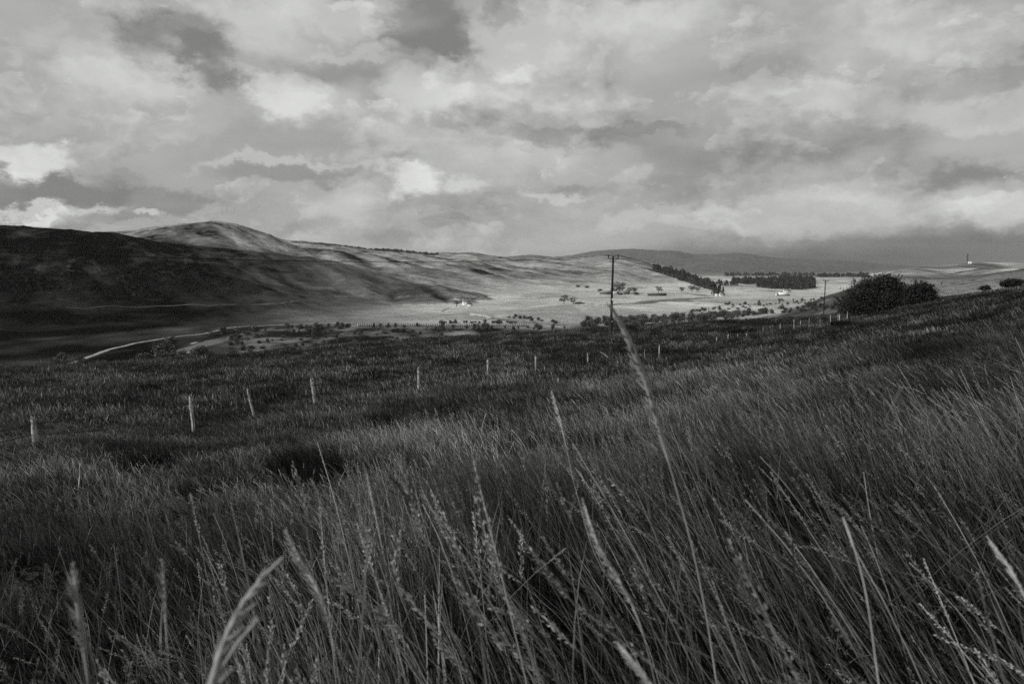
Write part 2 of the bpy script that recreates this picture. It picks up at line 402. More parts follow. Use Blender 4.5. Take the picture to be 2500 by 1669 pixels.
# ground cover: what grows there (albedo), with shade painted into the left side
def cover_map():
    z1, f1 = FSg['h1']; z2, f2 = FSg['h2']; z3, f3 = FSg['h3']; z4, f4 = FSg['h4']; z5, f5 = FSg['h5']
    X, Y, px = Xg, YEg, PXg
    c = np.full_like(Zg, 0.40)                                    # pale valley meadow
    c = c * (1 + 0.3 * fbm(X / 90, Yg / 200, 4, 41)) * (0.84 + 0.24 * ss(-.015, .015, fbm(X / 330, Yg / 420, 2, 44)) - 0.16 * ss(.1, .12, fbm(X / 160 + 5, Yg / 500, 2, 47)))
    rough = ss(1000, 1250, px) * 0 + 1 - ss(800, 1150, px)        # rougher grazing at left, its albedo also lowered to paint in shade
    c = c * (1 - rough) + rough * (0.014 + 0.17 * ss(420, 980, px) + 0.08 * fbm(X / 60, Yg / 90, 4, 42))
    moor = (1 - ss(720, 800, Y)) * ss(380, 720, px)
    c = c * (1 - moor) + moor * (0.085 + 0.34 * np.clip(fbm(X / 22, Yg / 45, 5, 43) - 0.03, -0.2, 1))
    farp = ss(3600, 4600, Y)
    c = c * (1 - farp) + farp * 0.14
    d = np.clip(f2 * 3.2, 0, 1) * (z2 > -58)
    q = (X * 0.45 - Yg * 0.89); p = (X * 0.89 + Yg * 0.45)
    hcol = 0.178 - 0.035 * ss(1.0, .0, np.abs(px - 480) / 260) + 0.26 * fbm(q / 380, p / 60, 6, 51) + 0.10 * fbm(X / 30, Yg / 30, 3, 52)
    c = c * (1 - d) + d * hcol
    hcol = hcol
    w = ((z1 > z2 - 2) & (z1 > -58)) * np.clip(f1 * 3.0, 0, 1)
    hc1 = 0.018 + 0.13 * np.clip(fbm(q / 150, p / 45, 6, 61), -.2, .6) - 0.05 * ss(0, .25, fbm(q / 90, p / 35, 4, 66)) + 0.13 * ss(380, 850, px) + 0.05 * fbm(X / 14, Yg / 14, 2, 63) + 0.10 * ss(.035, .0, np.abs(fbm(q / 140, p / 26, 3, 64))) * ss(-.1, .25, fbm(X / 130, Yg / 130, 2, 65)) + 0.06 * fbm(q / 60, p / 14, 3, 68)  # heather, with the shade lying on the left hill put into its albedo
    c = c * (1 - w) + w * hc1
    w = np.clip(ss(-58, -48, z3) + ss(-58, -52, z4), 0, 1); c = c * (1 - w) + w * 0.10
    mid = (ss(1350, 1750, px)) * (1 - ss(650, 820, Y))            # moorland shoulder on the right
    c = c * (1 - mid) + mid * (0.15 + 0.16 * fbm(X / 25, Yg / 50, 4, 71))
    w = ss(2050, 2150, px) * ss(120, 185, Y) * (Y < 2600)
    c = c * (1 - w) + w * (0.22 + 0.28 * fbm(X / 40, Yg / 90, 5, 72))
    c = np.where(NEARg & (Yg > -5) & (Y < ic(px, EDGE_D) + 14), 0.03, np.where(NEARg, .17 + .16 * fbm(X / 12, Yg / 30, 4, 73), c))
    c = np.where(Yg < 0, 0.09, c)
    return np.clip(c, 0.008, 0.62)
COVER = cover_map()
# little burns cut into the slopes, grown with dark heather
def gully(path, wd, dep, dark):
    global Zg, COVER
    pts = [hit(*p) for p in path]
    for a, b in zip(pts[:-1], pts[1:]):
        ax, ay, bx, by = a.x, a.y, b.x, b.y
        m = (Xg > min(ax, bx) - 4 * wd) & (Xg < max(ax, bx) + 4 * wd) & (Yg > min(ay, by) - 4 * wd) & (Yg < max(ay, by) + 4 * wd)
        X, Y = Xg[m], Yg[m]
        t = np.clip(((X - ax) * (bx - ax) + (Y - ay) * (by - ay)) / ((bx - ax) ** 2 + (by - ay) ** 2 + 1e-6), 0, 1)
        d = np.hypot(X - ax - t * (bx - ax), Y - ay - t * (by - ay)) * (1 + 0.6 * fbm(X / 20, Y / 20, 2, 9))
        e = np.exp(-(d / wd) ** 2)
        Zg[m] -= dep * e * (1 if True else 0)
        COVER[m] = COVER[m] * (1 - e * dark)
gully([(928, 622), (948, 630), (962, 638), (972, 645)], 14, 4, .6)
gully([(690, 678), (705, 692), (725, 700), (745, 706)], 12, 3, .6)
gully([(1020, 694), (1050, 706), (1075, 718), (1095, 730)], 13, 4, .7)
gully([(915, 710), (950, 722), (975, 733)], 9, 3, .6)
gully([(860, 668), (900, 682), (935, 690)], 10, 2, .4)
gully([(1300, 678), (1420, 684), (1540, 697)], 45, 2, .35)
gully([(1215, 664), (1280, 672), (1400, 676)], 40, 1, .25)
gully([(1090, 768), (1140, 765), (1200, 772), (1262, 783), (1330, 787), (1375, 792)], 7, 2.5, .7)

def build_ground():
    nr, na = Xg.shape
    V = np.stack([Xg, Yg, Zg], -1)[:, :-1].reshape(-1, 3); na -= 1
    V = np.vstack([V, [[0, 0, float(Zg[0].mean())]]]); c = len(V) - 1
    i = np.arange(nr - 1)[:, None] * na; j = np.arange(na)[None]; j2 = (j + 1) % na
    Fq = np.stack([i + j, i + na + j, i + na + j2, i + j2], -1).reshape(-1, 4)[:, ::-1]
    jj = np.arange(na); tri = np.stack([np.full(na, c), (jj + 1) % na, jj], -1)
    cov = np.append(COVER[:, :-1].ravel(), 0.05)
    m = bpy.data.materials.new('moorland'); m.use_nodes = True
    t = m.node_tree; g = NT(t); b = t.nodes['Principled BSDF']
    b.inputs['Roughness'].default_value = 1.0; b.inputs['Specular IOR Level'].default_value = 0.0
    pos = g.n('ShaderNodeNewGeometry').outputs['Position']
    at_ = g.n('ShaderNodeAttribute', attribute_name='cover').outputs['Fac']
    n1 = g.noise(pos, 0.02, 6.0, 0.65).outputs['Fac']
    st = g.n('ShaderNodeMapping', ins={'Vector': pos}); st.inputs['Rotation'].default_value = (0, 0, math.radians(63)); st.inputs['Scale'].default_value = (0.035, 0.13, 0.05)
    n2 = g.noise(st.outputs[0], 1.0, 6.0, 0.7).outputs['Fac']
    n3 = g.noise(pos, 0.45, 5.0, 0.7).outputs['Fac']
    k = g.m('MULTIPLY', g.mr(n1, .25, .75, .72, 1.28, False), g.mr(n2, .25, .75, .55, 1.45, False))
    k = g.m('MULTIPLY', k, g.mr(n3, .3, .7, .74, 1.26, False))
    # dark heather tussocks
    vo = g.n('ShaderNodeTexNoise', ins={'Vector': pos, 'Scale': 0.11, 'Detail': 7.0, 'Roughness': 0.75}).outputs['Fac']
    k = g.m('MULTIPLY', k, g.mr(vo, .56, .66, 1.0, .5))
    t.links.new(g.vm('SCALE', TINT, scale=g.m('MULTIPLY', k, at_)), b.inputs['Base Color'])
    bm = g.n('ShaderNodeBump', ins={'Strength': 1.0, 'Distance': 1.6, 'Height': g.m('ADD', n3, g.m('MULTIPLY', vo, 3.0))})
    t.links.new(bm.outputs[0], b.inputs['Normal'])
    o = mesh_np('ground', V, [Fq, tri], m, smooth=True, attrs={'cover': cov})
    tag(o, kind='structure')
build_ground()

# ------------------------------------------------------------------ ribbons: roads, river
def ribbon(name, path, width, material, lift=0.35, closed=False, seg=14):
    pts = [hitv(*p) if p[1] > 755 else hit(*p, 250) for p in path]
    P = []
    n = len(pts)
    for k in range(n - 1):
        p0 = pts[max(k - 1, 0)]; p1 = pts[k]; p2 = pts[k + 1]; p3 = pts[min(k + 2, n - 1)]
        for q in range(seg):
            t = q / seg
            P.append([0.5 * (2 * p1[a] + (p2[a] - p0[a]) * t + (2 * p0[a] - 5 * p1[a] + 4 * p2[a] - p3[a]) * t * t + (3 * p1[a] - p0[a] - 3 * p2[a] + p3[a]) * t ** 3) for a in (0, 1)])
    P.append([pts[-1].x, pts[-1].y]); P = np.array(P)
    T = np.gradient(P, axis=0); T /= np.linalg.norm(T, axis=1)[:, None] + 1e-9
    N = np.stack([-T[:, 1], T[:, 0]], -1)
    wd = np.interp(np.linspace(0, 1, len(P)), np.linspace(0, 1, len(width)), width) if hasattr(width, '__len__') else np.full(len(P), width)
    wd = wd * (1 + 0.18 * vnoise(np.arange(len(P)) / 3.0, np.zeros(len(P)), 3))
    rows = []
    for k in (-1, -0.5, 0, 0.5, 1):
        q = P + N * (wd * k / 2)[:, None]
        rows.append(np.column_stack([q, hz(q[:, 0], q[:, 1]) + lift]))
    R = np.stack(rows, 1); m = len(P)
    # the surface lies level across
    R[:, :, 2] = R[:, :, 2].max(axis=1)[:, None]
    sk = [R.reshape(-1, 3)]
    i = np.arange(m - 1)[:, None] * 5; j = np.arange(4)[None]
    Fq = np.stack([i + j, i + j + 1, i + 6 + j, i + 5 + j], -1).reshape(-1, 4)
    # banks down to the ground at both sides
    V = R.reshape(-1, 3); base = len(V)
    lo = V.copy(); lo[:, 2] -= 2.5
    A = np.vstack([V, lo[0::5], lo[4::5]])
    a = np.arange(m - 1)
    s1 = np.stack([a * 5, (a + 1) * 5, base + a + 1, base + a], -1)
    s2 = np.stack([a * 5 + 4, base + m + a, base + m + a + 1, (a + 1) * 5 + 4], -1)
    return tag(mesh_np(name, A, [Fq, s1, s2], material), kind='structure')
M_ROAD = mat('pale_gravel', 0.27, 0.9, 0.45, 0.35)
M_TRACK = mat('worn_track', 0.15, 0.9, 0.3, 0.1)
M_WATER = mat('river_water', 0.035, 0.3, 0.2, 0.05, spec=0.3)
M_PALE = mat('gravel_bank', 0.45, 0.9, 0.3, 0.4)
ribbon('road', [(160, 894), (190, 882), (235, 866), (270, 853), (310, 844), (345, 836), (395, 828), (450, 820), (500, 815), (530, 808), (560, 801), (600, 797), (700, 793), (850, 788), (1000, 787), (1130, 787)],
       [3.6, 3.4, 3.4, 3.0, 2.2, 2.0], M_ROAD)
ribbon('track', [(160, 752), (300, 749), (420, 747), (520, 746), (610, 744), (690, 741), (780, 737), (860, 735), (960, 735), (1060, 731), (1110, 730), (1200, 729), (1300, 729), (1345, 724), (1400, 722)],
       [2, 3, 4, 3.5, 3, 2.5], M_TRACK)
ribbon('farm_track', [(1112, 730), (1122, 735), (1132, 741), (1145, 745), (1150, 747)], [5, 6, 6], M_ROAD)
ribbon('farm_track', [(1092, 752), (1080, 757), (1076, 761), (1084, 764), (1110, 765), (1150, 767), (1185, 771), (1200, 776), (1180, 783)], [5, 5, 5, 4], M_ROAD)
ribbon('farm_track', [(1400, 742), (1470, 744), (1530, 744), (1600, 740)], [5, 4, 5], M_TRACK)
ribbon('river', [(425, 866), (455, 855), (490, 845), (530, 833), (560, 827), (592, 817), (625, 812)], [6, 13, 17, 19, 14, 6], M_WATER, 0.25)
ribbon('river', [(1440, 743), (1500, 743), (1560, 740), (1600, 735), (1640, 732), (1690, 729), (1740, 727)], [6, 12, 18, 30, 34, 24, 10], M_WATER, 0.25)
ribbon('river', [(1640, 735), (1672, 735), (1655, 731), (1690, 728)], [30, 26, 30], M_WATER, 0.3)
ribbon('river', [(1655, 716), (1700, 719), (1730, 723)], [10, 18, 12], M_WATER, 0.25)
ribbon('gravel_bank', [(440, 866), (452, 862), (470, 860)], [2, 3, 2], M_PALE, .3)
ribbon('gravel_bank', [(466, 840), (480, 836)], [2, 2], M_PALE, .3)

# ------------------------------------------------------------------ foliage
rng = np.random.default_rng(7)
def leaf_mat(name, col, var=0.5, spec=0.25):
    m = bpy.data.materials.new(name); m.use_nodes = True
    t = m.node_tree; g = NT(t); b = t.nodes['Principled BSDF']
    b.inputs['Roughness'].default_value = 0.6; b.inputs['Specular IOR Level'].default_value = spec
    a = g.n('ShaderNodeAttribute', attribute_name='tone').outputs['Fac']
    r = g.n('ShaderNodeObjectInfo').outputs['Random']
    k = g.m('MULTIPLY', g.mr(a, 0, 1, col * (1 - var), col * (1 + var), False), g.mr(r, 0, 1, .8, 1.2, False))
    t.links.new(g.vm('SCALE', TINT, scale=k), b.inputs['Base Color'])
    return m
M_LEAF = leaf_mat('shrub_leaves', 0.07)
M_THORN = leaf_mat('hawthorn_leaves', 0.022, 0.6)
M_PINE = leaf_mat('conifer_needles', 0.04)
M_FARLEAF = leaf_mat('pale_broadleaf', 0.13)
M_BARK = mat('bark', 0.07, 0.9, 0.4, 4.0)

def leaf_quads(C, size, up=0.3):
    n = len(C)
    a = rng.normal(size=(n, 3)); a[:, 2] *= (1 - up); a /= np.linalg.norm(a, axis=1)[:, None]
    b = rng.normal(size=(n, 3)); b -= (b * a).sum(1)[:, None] * a; b /= np.linalg.norm(b, axis=1)[:, None]
    s = (size * rng.uniform(0.6, 1.3, n))[:, None]
    V = np.stack([C + a * s * .6, C + b * s * .32, C - a * s * .6, C - b * s * .32], 1).reshape(-1, 3)
    Fq = np.arange(4 * n).reshape(-1, 4)
    tone = np.repeat(rng.random(n), 4)
    return V, Fq, tone

def crown(lumps, n, size, shell=0.55, sprigs=0.0):
    """lumps: (x,y,z,rx,ry,rz). leaves sit in each lump's outer shell, in clusters"""
    L = np.array(lumps, float); vol = L[:, 3] * L[:, 4] + L[:, 3] * L[:, 5]
    pick = rng.choice(len(L), n, p=vol / vol.sum())
    d = rng.normal(size=(n, 3)); d /= np.linalg.norm(d, axis=1)[:, None]
    rad = 1 - (1 - shell) * rng.random(n) ** 1.5
    bump = 1 + 0.30 * np.sin(d[:, 0] * 7 + pick) * np.sin(d[:, 1] * 6 + 2 * pick) + 0.18 * np.sin(d[:, 2] * 13 + pick * 3) + 0.1 * rng.normal(size=n)
    C = L[pick, :3] + d * L[pick, 3:] * (rad * bump)[:, None]
    if sprigs:
        k = int(n * sprigs); j = rng.choice(n, k // 12)
        out = np.repeat(C[j] - L[pick[j], :3], 12, axis=0); out /= np.linalg.norm(out, axis=1)[:, None]
        out = out * .7 + np.array([0, 0, .4])
        tt = np.tile(np.linspace(0, 1, 12), len(j)) * np.repeat(rng.uniform(.4, 1.0, len(j)), 12)
        C = np.vstack([C, np.repeat(C[j], 12, axis=0) + out * (tt * L[:, 3].mean() * .42)[:, None] + rng.normal(size=(len(out), 3)) * size * .35])
    C = C[C[:, 2] > 0.02]
    return leaf_quads(C, size)

def make_shrub(kind):
    e = bpy.data.objects.new('shrub', None)
    w = {'round': 1.0, 'low': 1.5, 'tall': 0.75, 'thick': 1.25}[kind]
    h = {'round': 1.0, 'low': 0.62, 'tall': 1.5, 'thick': 1.05}[kind]
    lumps = []
    for k in range(9):
        a = rng.uniform(0, 6.28); r = rng.uniform(0, .75) * w
        zz = rng.uniform(.25, .9) * h * 1.6 * (1 - .35 * r / w)
        q = rng.uniform(.35, .62)
        lumps.append((r * math.cos(a), r * math.sin(a), zz, q * w, q * w, q * h))
    V, Fq, tn = crown(lumps, 1100, 0.20, .4)
    c = mesh_np('crown', V, [Fq], M_LEAF, link=False, attrs={'tone': tn})
    b = MB()
    for k in range(4):
        l = lumps[k]; b.tube([(0, 0, -.3), (l[0] * .4, l[1] * .4, l[2] * .5), (l[0], l[1], l[2])], [.10, .07, .03], 4)
    s = b.build('trunk', M_BARK, link=False)
    return c.data, s.data
SH = {k: make_shrub(k) for k in ('round', 'low', 'tall', 'thick')}
def place_shrub(kind, p, size, label, group, name='shrub', cat='shrub', sx=1.0, mats=None):
    e = empty(name, p, rng.uniform(0, 6.28)); e.scale = (size * sx, size * sx, size)
    for nm, me in (('crown', SH[kind][0]), ('trunk', SH[kind][1])):
        o = bpy.data.objects.new(nm, me); COL.objects.link(o); o.parent = e
    tag(e, label, cat, group)
    return e

# conifer
def conifer_mesh(n=420, h=1.0, w=0.22, size=0.05):
    z = rng.random(n) ** 0.8 * h; a = rng.uniform(0, 6.28, n)
    tier = 0.72 + 0.28 * np.abs(np.sin(z / h * 22 + np.sin(a * 3)))
    r = w * (1 - z / h) ** 0.8 * tier * (0.45 + 0.55 * rng.random(n) ** .4)
    C = np.column_stack([r * np.cos(a), r * np.sin(a), z * 0.94 + 0.08 * h])
    return leaf_quads(C, size, up=0.55)
def make_conifer():
    V, Fq, tn = conifer_mesh(500, 1, .22, .075)
    c = mesh_np('crown', V, [Fq], M_PINE, link=False, attrs={'tone': tn})
    b = MB(); b.tube([(0, 0, -.05), (0, 0, .5), (0, 0, .97)], [.022, .015, .004], 5)
    return c.data, b.build('trunk', M_BARK, link=False).data
CON = make_conifer()
def place_conifer(p, h, label, group):
    e = empty('conifer_tree', p, rng.uniform(0, 6.28)); e.scale = (h * 1.1, h * 1.1, h)
    for nm, me in (('crown', CON[0]), ('trunk', CON[1])):
        o = bpy.data.objects.new(nm, me); COL.objects.link(o); o.parent = e
    tag(e, label, 'tree', group); return e

def make_tree():
    lumps = []
    for k in range(14):
        a = rng.uniform(0, 6.28); r = rng.uniform(.02, .34)
        zz = rng.uniform(.38, .9) - r * .35; q = rng.uniform(.10, .19)
        lumps.append((r * math.cos(a), r * math.sin(a), zz, q, q, q * .8))
    V, Fq, tn = crown(lumps, 1500, 0.05, .35)
    c = mesh_np('crown', V, [Fq], M_FARLEAF, link=False, attrs={'tone': tn})
    b = MB(); b.tube([(0, 0, -.05), (.01, 0, .25), (.0, .01, .6)], [.035, .026, .01], 6)
    for l in lumps[:8]: b.tube([(0.005, 0, .22), (l[0] * .5, l[1] * .5, l[2] * .75), l[:3]], [.016, .01, .004], 4)
    return c.data, b.build('trunk', M_BARK, link=False).data
TREE = [make_tree(), make_tree()]
def place_tree(p, h, label, group=None, sx=1.0):
    m = TREE[int(rng.integers(2))]
    e = empty('broadleaf_tree', p, rng.uniform(0, 6.28)); e.scale = (h * sx, h * sx, h)
    for nm, me in (('crown', m[0]), ('trunk', m[1])):
        o = bpy.data.objects.new(nm, me); COL.objects.link(o); o.parent = e
    tag(e, label, 'tree', group); return e

# shrubs by the river, lower left: px, py, size(m half width), kind, label
RV = [
 (135, 893, 3.2, 'low', 'low dark shrub at the far left end of the pale road'),
 (152, 886, 3.6, 'round', 'round dark shrub just left of where the pale road starts'),
 (196, 886, 2.6, 'round', 'dark shrub hiding the pale road beside its left end'),
 (245, 893, 2.6, 'low', 'low dark shrub on the flat between the road end and the riverside trees'),
 (345, 888, 3.0, 'thick', 'leftmost dark shrub of the clump below the river pool'),
 (362, 886, 3.6, 'round', 'round dark tree at the left of the riverside clump'),
 (385, 884, 4.6, 'tall', 'tall dark tree in the middle of the riverside clump'),
 (399, 888, 3.6, 'thick', 'dense dark shrub in front of the tall riverside tree'),
 (404, 866, 4.2, 'tall', 'dark tree on the bank left of the river pool'),
 (420, 862, 4.6, 'tall', 'tallest tree on the bank left of the river pool'),
 (430, 886, 3.2, 'low', 'low dark shrub under the near end of the river pool'),
 (447, 885, 3.4, 'thick', 'dark shrub below the pale gravel of the river pool'),
 (470, 880, 3.2, 'round', 'dark shrub just right of the gravel below the pool'),
 (487, 874, 4.4, 'round', 'big round shrub on the right bank of the river pool'),
 (510, 868, 2.6, 'low', 'low shrub right of the big round riverbank shrub'),
 (528, 823, 3.4, 'low', 'left end shrub of the row on the river bank beneath the road'),
 (545, 820, 3.8, 'thick', 'middle shrub of the row on the river bank beneath the road'),
 (562, 818, 3.8, 'low', 'right shrub of the row on the river bank beneath the road'),
 (575, 817, 2.8, 'low', 'small shrub ending the row on the river bank beneath the road'),
 (600, 820, 3.0, 'low', 'low shrub right of the head of the river pool'),
 (622, 812, 3.6, 'round', 'round shrub on its own right of the head of the pool'),
]
for (px, py, s, k, lab) in RV:
    place_shrub(k, hitv(px, py - 3), s * 1.1, lab, 'dark shrubs and trees along the river')

# scattered shrubs on the moor
_ONES = ['', 'first', 'second', 'third', 'fourth', 'fifth', 'sixth', 'seventh', 'eighth', 'ninth', 'tenth', 'eleventh', 'twelfth', 'thirteenth', 'fourteenth', 'fifteenth', 'sixteenth', 'seventeenth', 'eighteenth', 'nineteenth']
_TENS = ['', '', 'twenty', 'thirty', 'forty', 'fifty', 'sixty', 'seventy', 'eighty', 'ninety']
def ordinal(n):
    if n < 20: return _ONES[n]
    if n % 10 == 0: return _TENS[n // 10][:-1] + 'ieth'
    return _TENS[n // 10] + '-' + _ONES[n % 10]
def place_row(items, what, where, group, name='shrub', cat='shrub'):
    items.sort(key=lambda q: q[0])
    for k, (px, p, kind, size) in enumerate(items):
        lab = ('leftmost %s %s' % (what, where)) if k == 0 else ('rightmost %s %s' % (what, where)) if k == len(items) - 1 else '%s %s from the left %s' % (ordinal(k + 1), what, where)
        place_shrub(kind, p, size, lab, group, name, cat)
def scatter(n, x0, x1, yfun, smin, smax_, what, where, group, kinds=('round', 'low', 'thick', 'low')):
    it = []
    for k in range(n):
        px = rng.uniform(x0, x1); p = hitv(px, yfun(px))
        it.append((px, p, kinds[int(rng.integers(len(kinds)))], rng.uniform(smin, smax_) * .92))
    place_row(it, what, where, group)
edge = lambda px: float(np.interp(px, [q[0] for q in EDGE_Y], [q[1] for q in EDGE_Y]))
scatter(60, 560, 800, lambda x: rng.uniform(803, edge(x) - 4), 1.2, 3.0, 'dark shrub', 'of those scattered right of the river pool', 'shrubs on the near moor')
scatter(56, 800, 1100, lambda x: rng.uniform(804, edge(x) - 3), 0.9, 2.4, 'low shrub', 'of those scattered below the pale fence', 'shrubs on the middle moor')
scatter(26, 670, 850, lambda x: 799 + rng.uniform(-3, 4), 1.6, 3.0, 'shrub', 'in the hedge line left of the pale fence', 'hedge line left of the pale fence', ('low', 'thick'))
scatter(30, 1080, 1380, lambda x: 805 + rng.uniform(-5, 2), 1.4, 2.8, 'shrub', 'in the row under the pale fence', 'row of shrubs under the pale fence', ('round', 'tall', 'thick'))
scatter(12, 900, 1080, lambda x: 799 + rng.uniform(-2, 2), 1.0, 2.6, 'small shrub', 'against the foot of the pale fence', 'shrubs against the pale fence', ('round', 'tall'))
scatter(26, 1060, 1260, lambda x: 789 + rng.uniform(-2, 1), 1.2, 2.2, 'shrub', 'in the line behind the pale fence', 'shrubs behind the pale fence', ('low', 'thick'))
for (px, py, s, k, lab) in [(1182, 801, 4.0, 'round', 'largest round shrub at the right end of the pale paling fence'), (1190, 803, 3.2, 'thick', 'shrub leaning on the largest one at the right end of the pale fence'),
                            (1081, 800, 3.6, 'tall', 'tall shrub standing before the middle of the pale paling fence'), (1217, 793, 4.0, 'round', 'round tree just behind the right end of the pale fence'),
                            (965, 799, 2.6, 'thick', 'dark shrub before the left part of the pale paling fence'), (848, 800, 3.4, 'round', 'round shrub at the left tip of the pale paling fence')]:
    place_shrub(k, hitv(px, py), s * .9, lab, 'shrubs beside the pale fence')
scatter(22, 1225, 1365, lambda x: np.interp(x, [1225, 1290, 1365], [772, 781, 789]) + rng.uniform(-4, 2), 1.2, 2.6, 'shrub', 'beside the stream right of the farm tracks', 'shrubs along the stream', ('low', 'thick', 'round'))
# gorse band below and right of the tall pole
def gorse(n, path, lo, hi, smin, smax_, what, where, group):
    xs = [q[0] for q in path]; ys = [q[1] for q in path]; it = []
    for k in range(n):
        px = rng.uniform(xs[0], xs[-1]); py = np.interp(px, xs, ys) + rng.uniform(lo, hi)
        p = hit(px, py, 165)
        it.append((px, p, ('low', 'thick', 'round', 'thick')[int(rng.integers(4))], rng.uniform(smin, smax_) * p.y / 260 * .62))
    place_row(it, what, where, group, 'gorse_bush', 'bush')
gorse(98, [(1415, 799), (1500, 793), (1600, 788), (1700, 783), (1790, 776)], -9, 3, 1.3, 2.4, 'dark gorse bush', 'in the band behind the tall pole', 'gorse band behind the tall pole')
gorse(62, [(1770, 776), (1850, 765), (1960, 757), (2040, 753)], -7, 4, .7, 1.7, 'dark gorse bush', 'in the band before the second pole', 'gorse band left of the second pole')
gorse(70, [(1720, 757), (1800, 748), (1900, 739), (2000, 734), (2060, 733)], -8, 7, .4, .9, 'small bush', 'in the pale scrub above the gorse', 'pale scrub on the shoulder')
gorse(10, [(1680, 763), (1730, 757)], -2, 2, .6, 1.1, 'small bush', 'at the left tip of the scrub slope', 'scrub at the slope tip')

# ------------------------------------------------------------------ the big hawthorn beside the second pole
def big_bush(px0, px1, ytop, ybase, depth, prof, n, label, name='hawthorn_bush', leaf=.17, extra=None):
    sc_ = depth / F
    cx = (px0 + px1) / 2
    p = on(cx, depth)
    e = empty(name, p); tag(e, label, 'bush')
    lumps = []
    for (x, y, rx, ry) in prof:
        z = (HOR - y) * sc_ - p.z
        X = (x - cx) * sc_
        for s in range(3):
            dy = (-.5, 0.15, .6)[s] * (px1 - px0) * sc_ * .34 * (rx / 60)
            lumps.append((X + rng.uniform(-.3, .3), dy, z + rng.uniform(-.2, .2), rx * sc_, rx * sc_ * .9, ry * sc_))
    V, Fq, tn = crown(lumps, n, leaf, .25, sprigs=.34)
    zmin = hz(V[:, 0] + p.x, V[:, 1] + p.y) - p.z
    keep = (V[:, 2] > zmin - .2).reshape(-1, 4).all(1)
    idx = np.repeat(keep, 4); V = V[idx]; tn = tn[idx]; Fq = np.arange(len(V)).reshape(-1, 4)
    mesh_np('crown', V, [Fq], M_THORN, e, attrs={'tone': tn})
    b = MB()
    for l in lumps[::2]:
        x, y, z = l[:3]
        b.tube([(x * .35, y * .35, -.4), (x * .5, y * .5, z * .4), (x * .85, y * .9, z * .8), (x, y, z)], [.16, .12, .07, .03], 5)
    for k in range(260):
        l = lumps[int(rng.integers(len(lumps)))]
        d = rng.normal(size=3); d[2] = abs(d[2]) + .2; d /= np.linalg.norm(d)
        a = np.array(l[:3]) + d * np.array(l[3:]) * .5; c = np.array(l[:3]) + d * np.array(l[3:]) * rng.uniform(1.0, 1.42)
        b.tube([a, (a + c) / 2 + rng.normal(size=3) * .08, c], [.03, .018, .006], 3, cap=False)
    b.build('branch', M_BARK, e)
    return e
big_bush(2045, 2235, 672, 768, 112, [
    (2068, 742, 26, 26), (2085, 722, 26, 24), (2105, 708, 26, 24), (2122, 696, 22, 20), (2130, 735, 42, 34), (2150, 690, 24, 20), (2165, 684, 20, 14), (2178, 698, 22, 22),
    (2172, 730, 40, 34), (2195, 712, 24, 20), (2212, 735, 30, 30), (2100, 750, 34, 20), (2160, 752, 34, 18), (2205, 752, 24, 16)], 46000,
    'big dark spreading hawthorn bush right of the second power pole')
big_bush(2205, 2285, 690, 745, 106, [
    (2225, 715, 18, 18), (2240, 706, 18, 16), (2255, 702, 18, 14), (2266, 716, 16, 18), (2250, 728, 30, 20), (2272, 730, 14, 14), (2225, 735, 20, 16)], 16000,
    'smaller rounded dark hawthorn joined to the right of the big bush')
big_bush(2440, 2495, 682, 705, 100, [(2450, 695, 12, 7), (2465, 690, 14, 8), (2482, 688, 13, 8), (2472, 697, 18, 6)], 5000, 'low dark bush on the right skyline near the frame edge', leaf=.14)
big_bush(2392, 2416, 697, 708, 104, [(2400, 701, 8, 4), (2409, 702, 6, 3)], 1500, 'tiny dark bush on the skyline left of the low right-hand bush', leaf=.12)

# ------------------------------------------------------------------ woods far off (masses)
def wood(name, polys, hmin, hmax, spacing, label, n=None, cat='wood', squash=1.0, m=None, lf=1.6):
    Vs = []; Fs = []; T = []; base = 0
    for (x0, x1, ya, yb, cnt) in polys:        # ya, yb: functions of px giving the picture rows of the stand's far and near edge
        for k in range(cnt):
            px = rng.uniform(x0, x1); py = rng.uniform(ya(px), yb(px)); p = hit(px, py, 300)
            h = rng.uniform(hmin, hmax) * squash
            h *= 1 + .25 * math.sin(px * .31) * math.sin(px * .11); V, Fq, tn = conifer_mesh(46, h, max(h * .40, 2.8), h * .22)
            Vs.append(V + np.array(p)); Fs.append(Fq + base); T.append(tn); base += len(V)
    o = mesh_np(name, np.vstack(Vs), [np.vstack(Fs)], m or M_PINE, attrs={'tone': np.concatenate(T)})
    return tag(o, label, cat, kind='stuff')
L = lambda *t: (lambda x: float(np.interp(x, [q[0] for q in t], [q[1] for q in t])))
def sk(k, d): return lambda x: float(I(x, HL[k]['sky'])) + d
wood('distant_wood', [(712, 960, sk('h2', 1.5), sk('h2', 3.0), 520)], 3.5, 6, 0, 'thin dark line of forest along the ridge right of the highest hill')
wood('distant_wood', [(915, 1070, sk('h2', 1.5), sk('h2', 4.5), 520)], 5.5, 8.5, 0, 'thicker dark strip of forest on the ridge left of the two small knolls')
wood('distant_wood', [(1215, 1245, sk('h2', 1.5), sk('h2', 3), 30)], 5, 7, 0, 'short dotted row of trees on the ridge right of the knolls')
wood('distant_wood', [(1595, 1650, L((1595, 655), (1650, 664)), L((1595, 662), (1650, 682)), 200), (1650, 1740, L((1650, 664), (1700, 682), (1740, 699)), L((1650, 682), (1700, 700), (1740, 710)), 420)], 11, 19, 0,
     'dark wood running down the end of the long spur', m=M_PINE)
wood('plantation', [(1788, 1900, L((1788, 689), (1830, 686), (1900, 685)), L((1788, 690), (1815, 694), (1900, 694)), 900)], 9, 16, 0, 'left block of dark conifer plantation on the far valley floor')
wood('plantation', [(1850, 1990, L((1850, 699), (1880, 696), (1990, 700)), L((1850, 701), (1880, 706), (1960, 708), (1990, 703)), 900)], 7, 14, 0, 'nearer block of dark plantation in front of the far plantation')
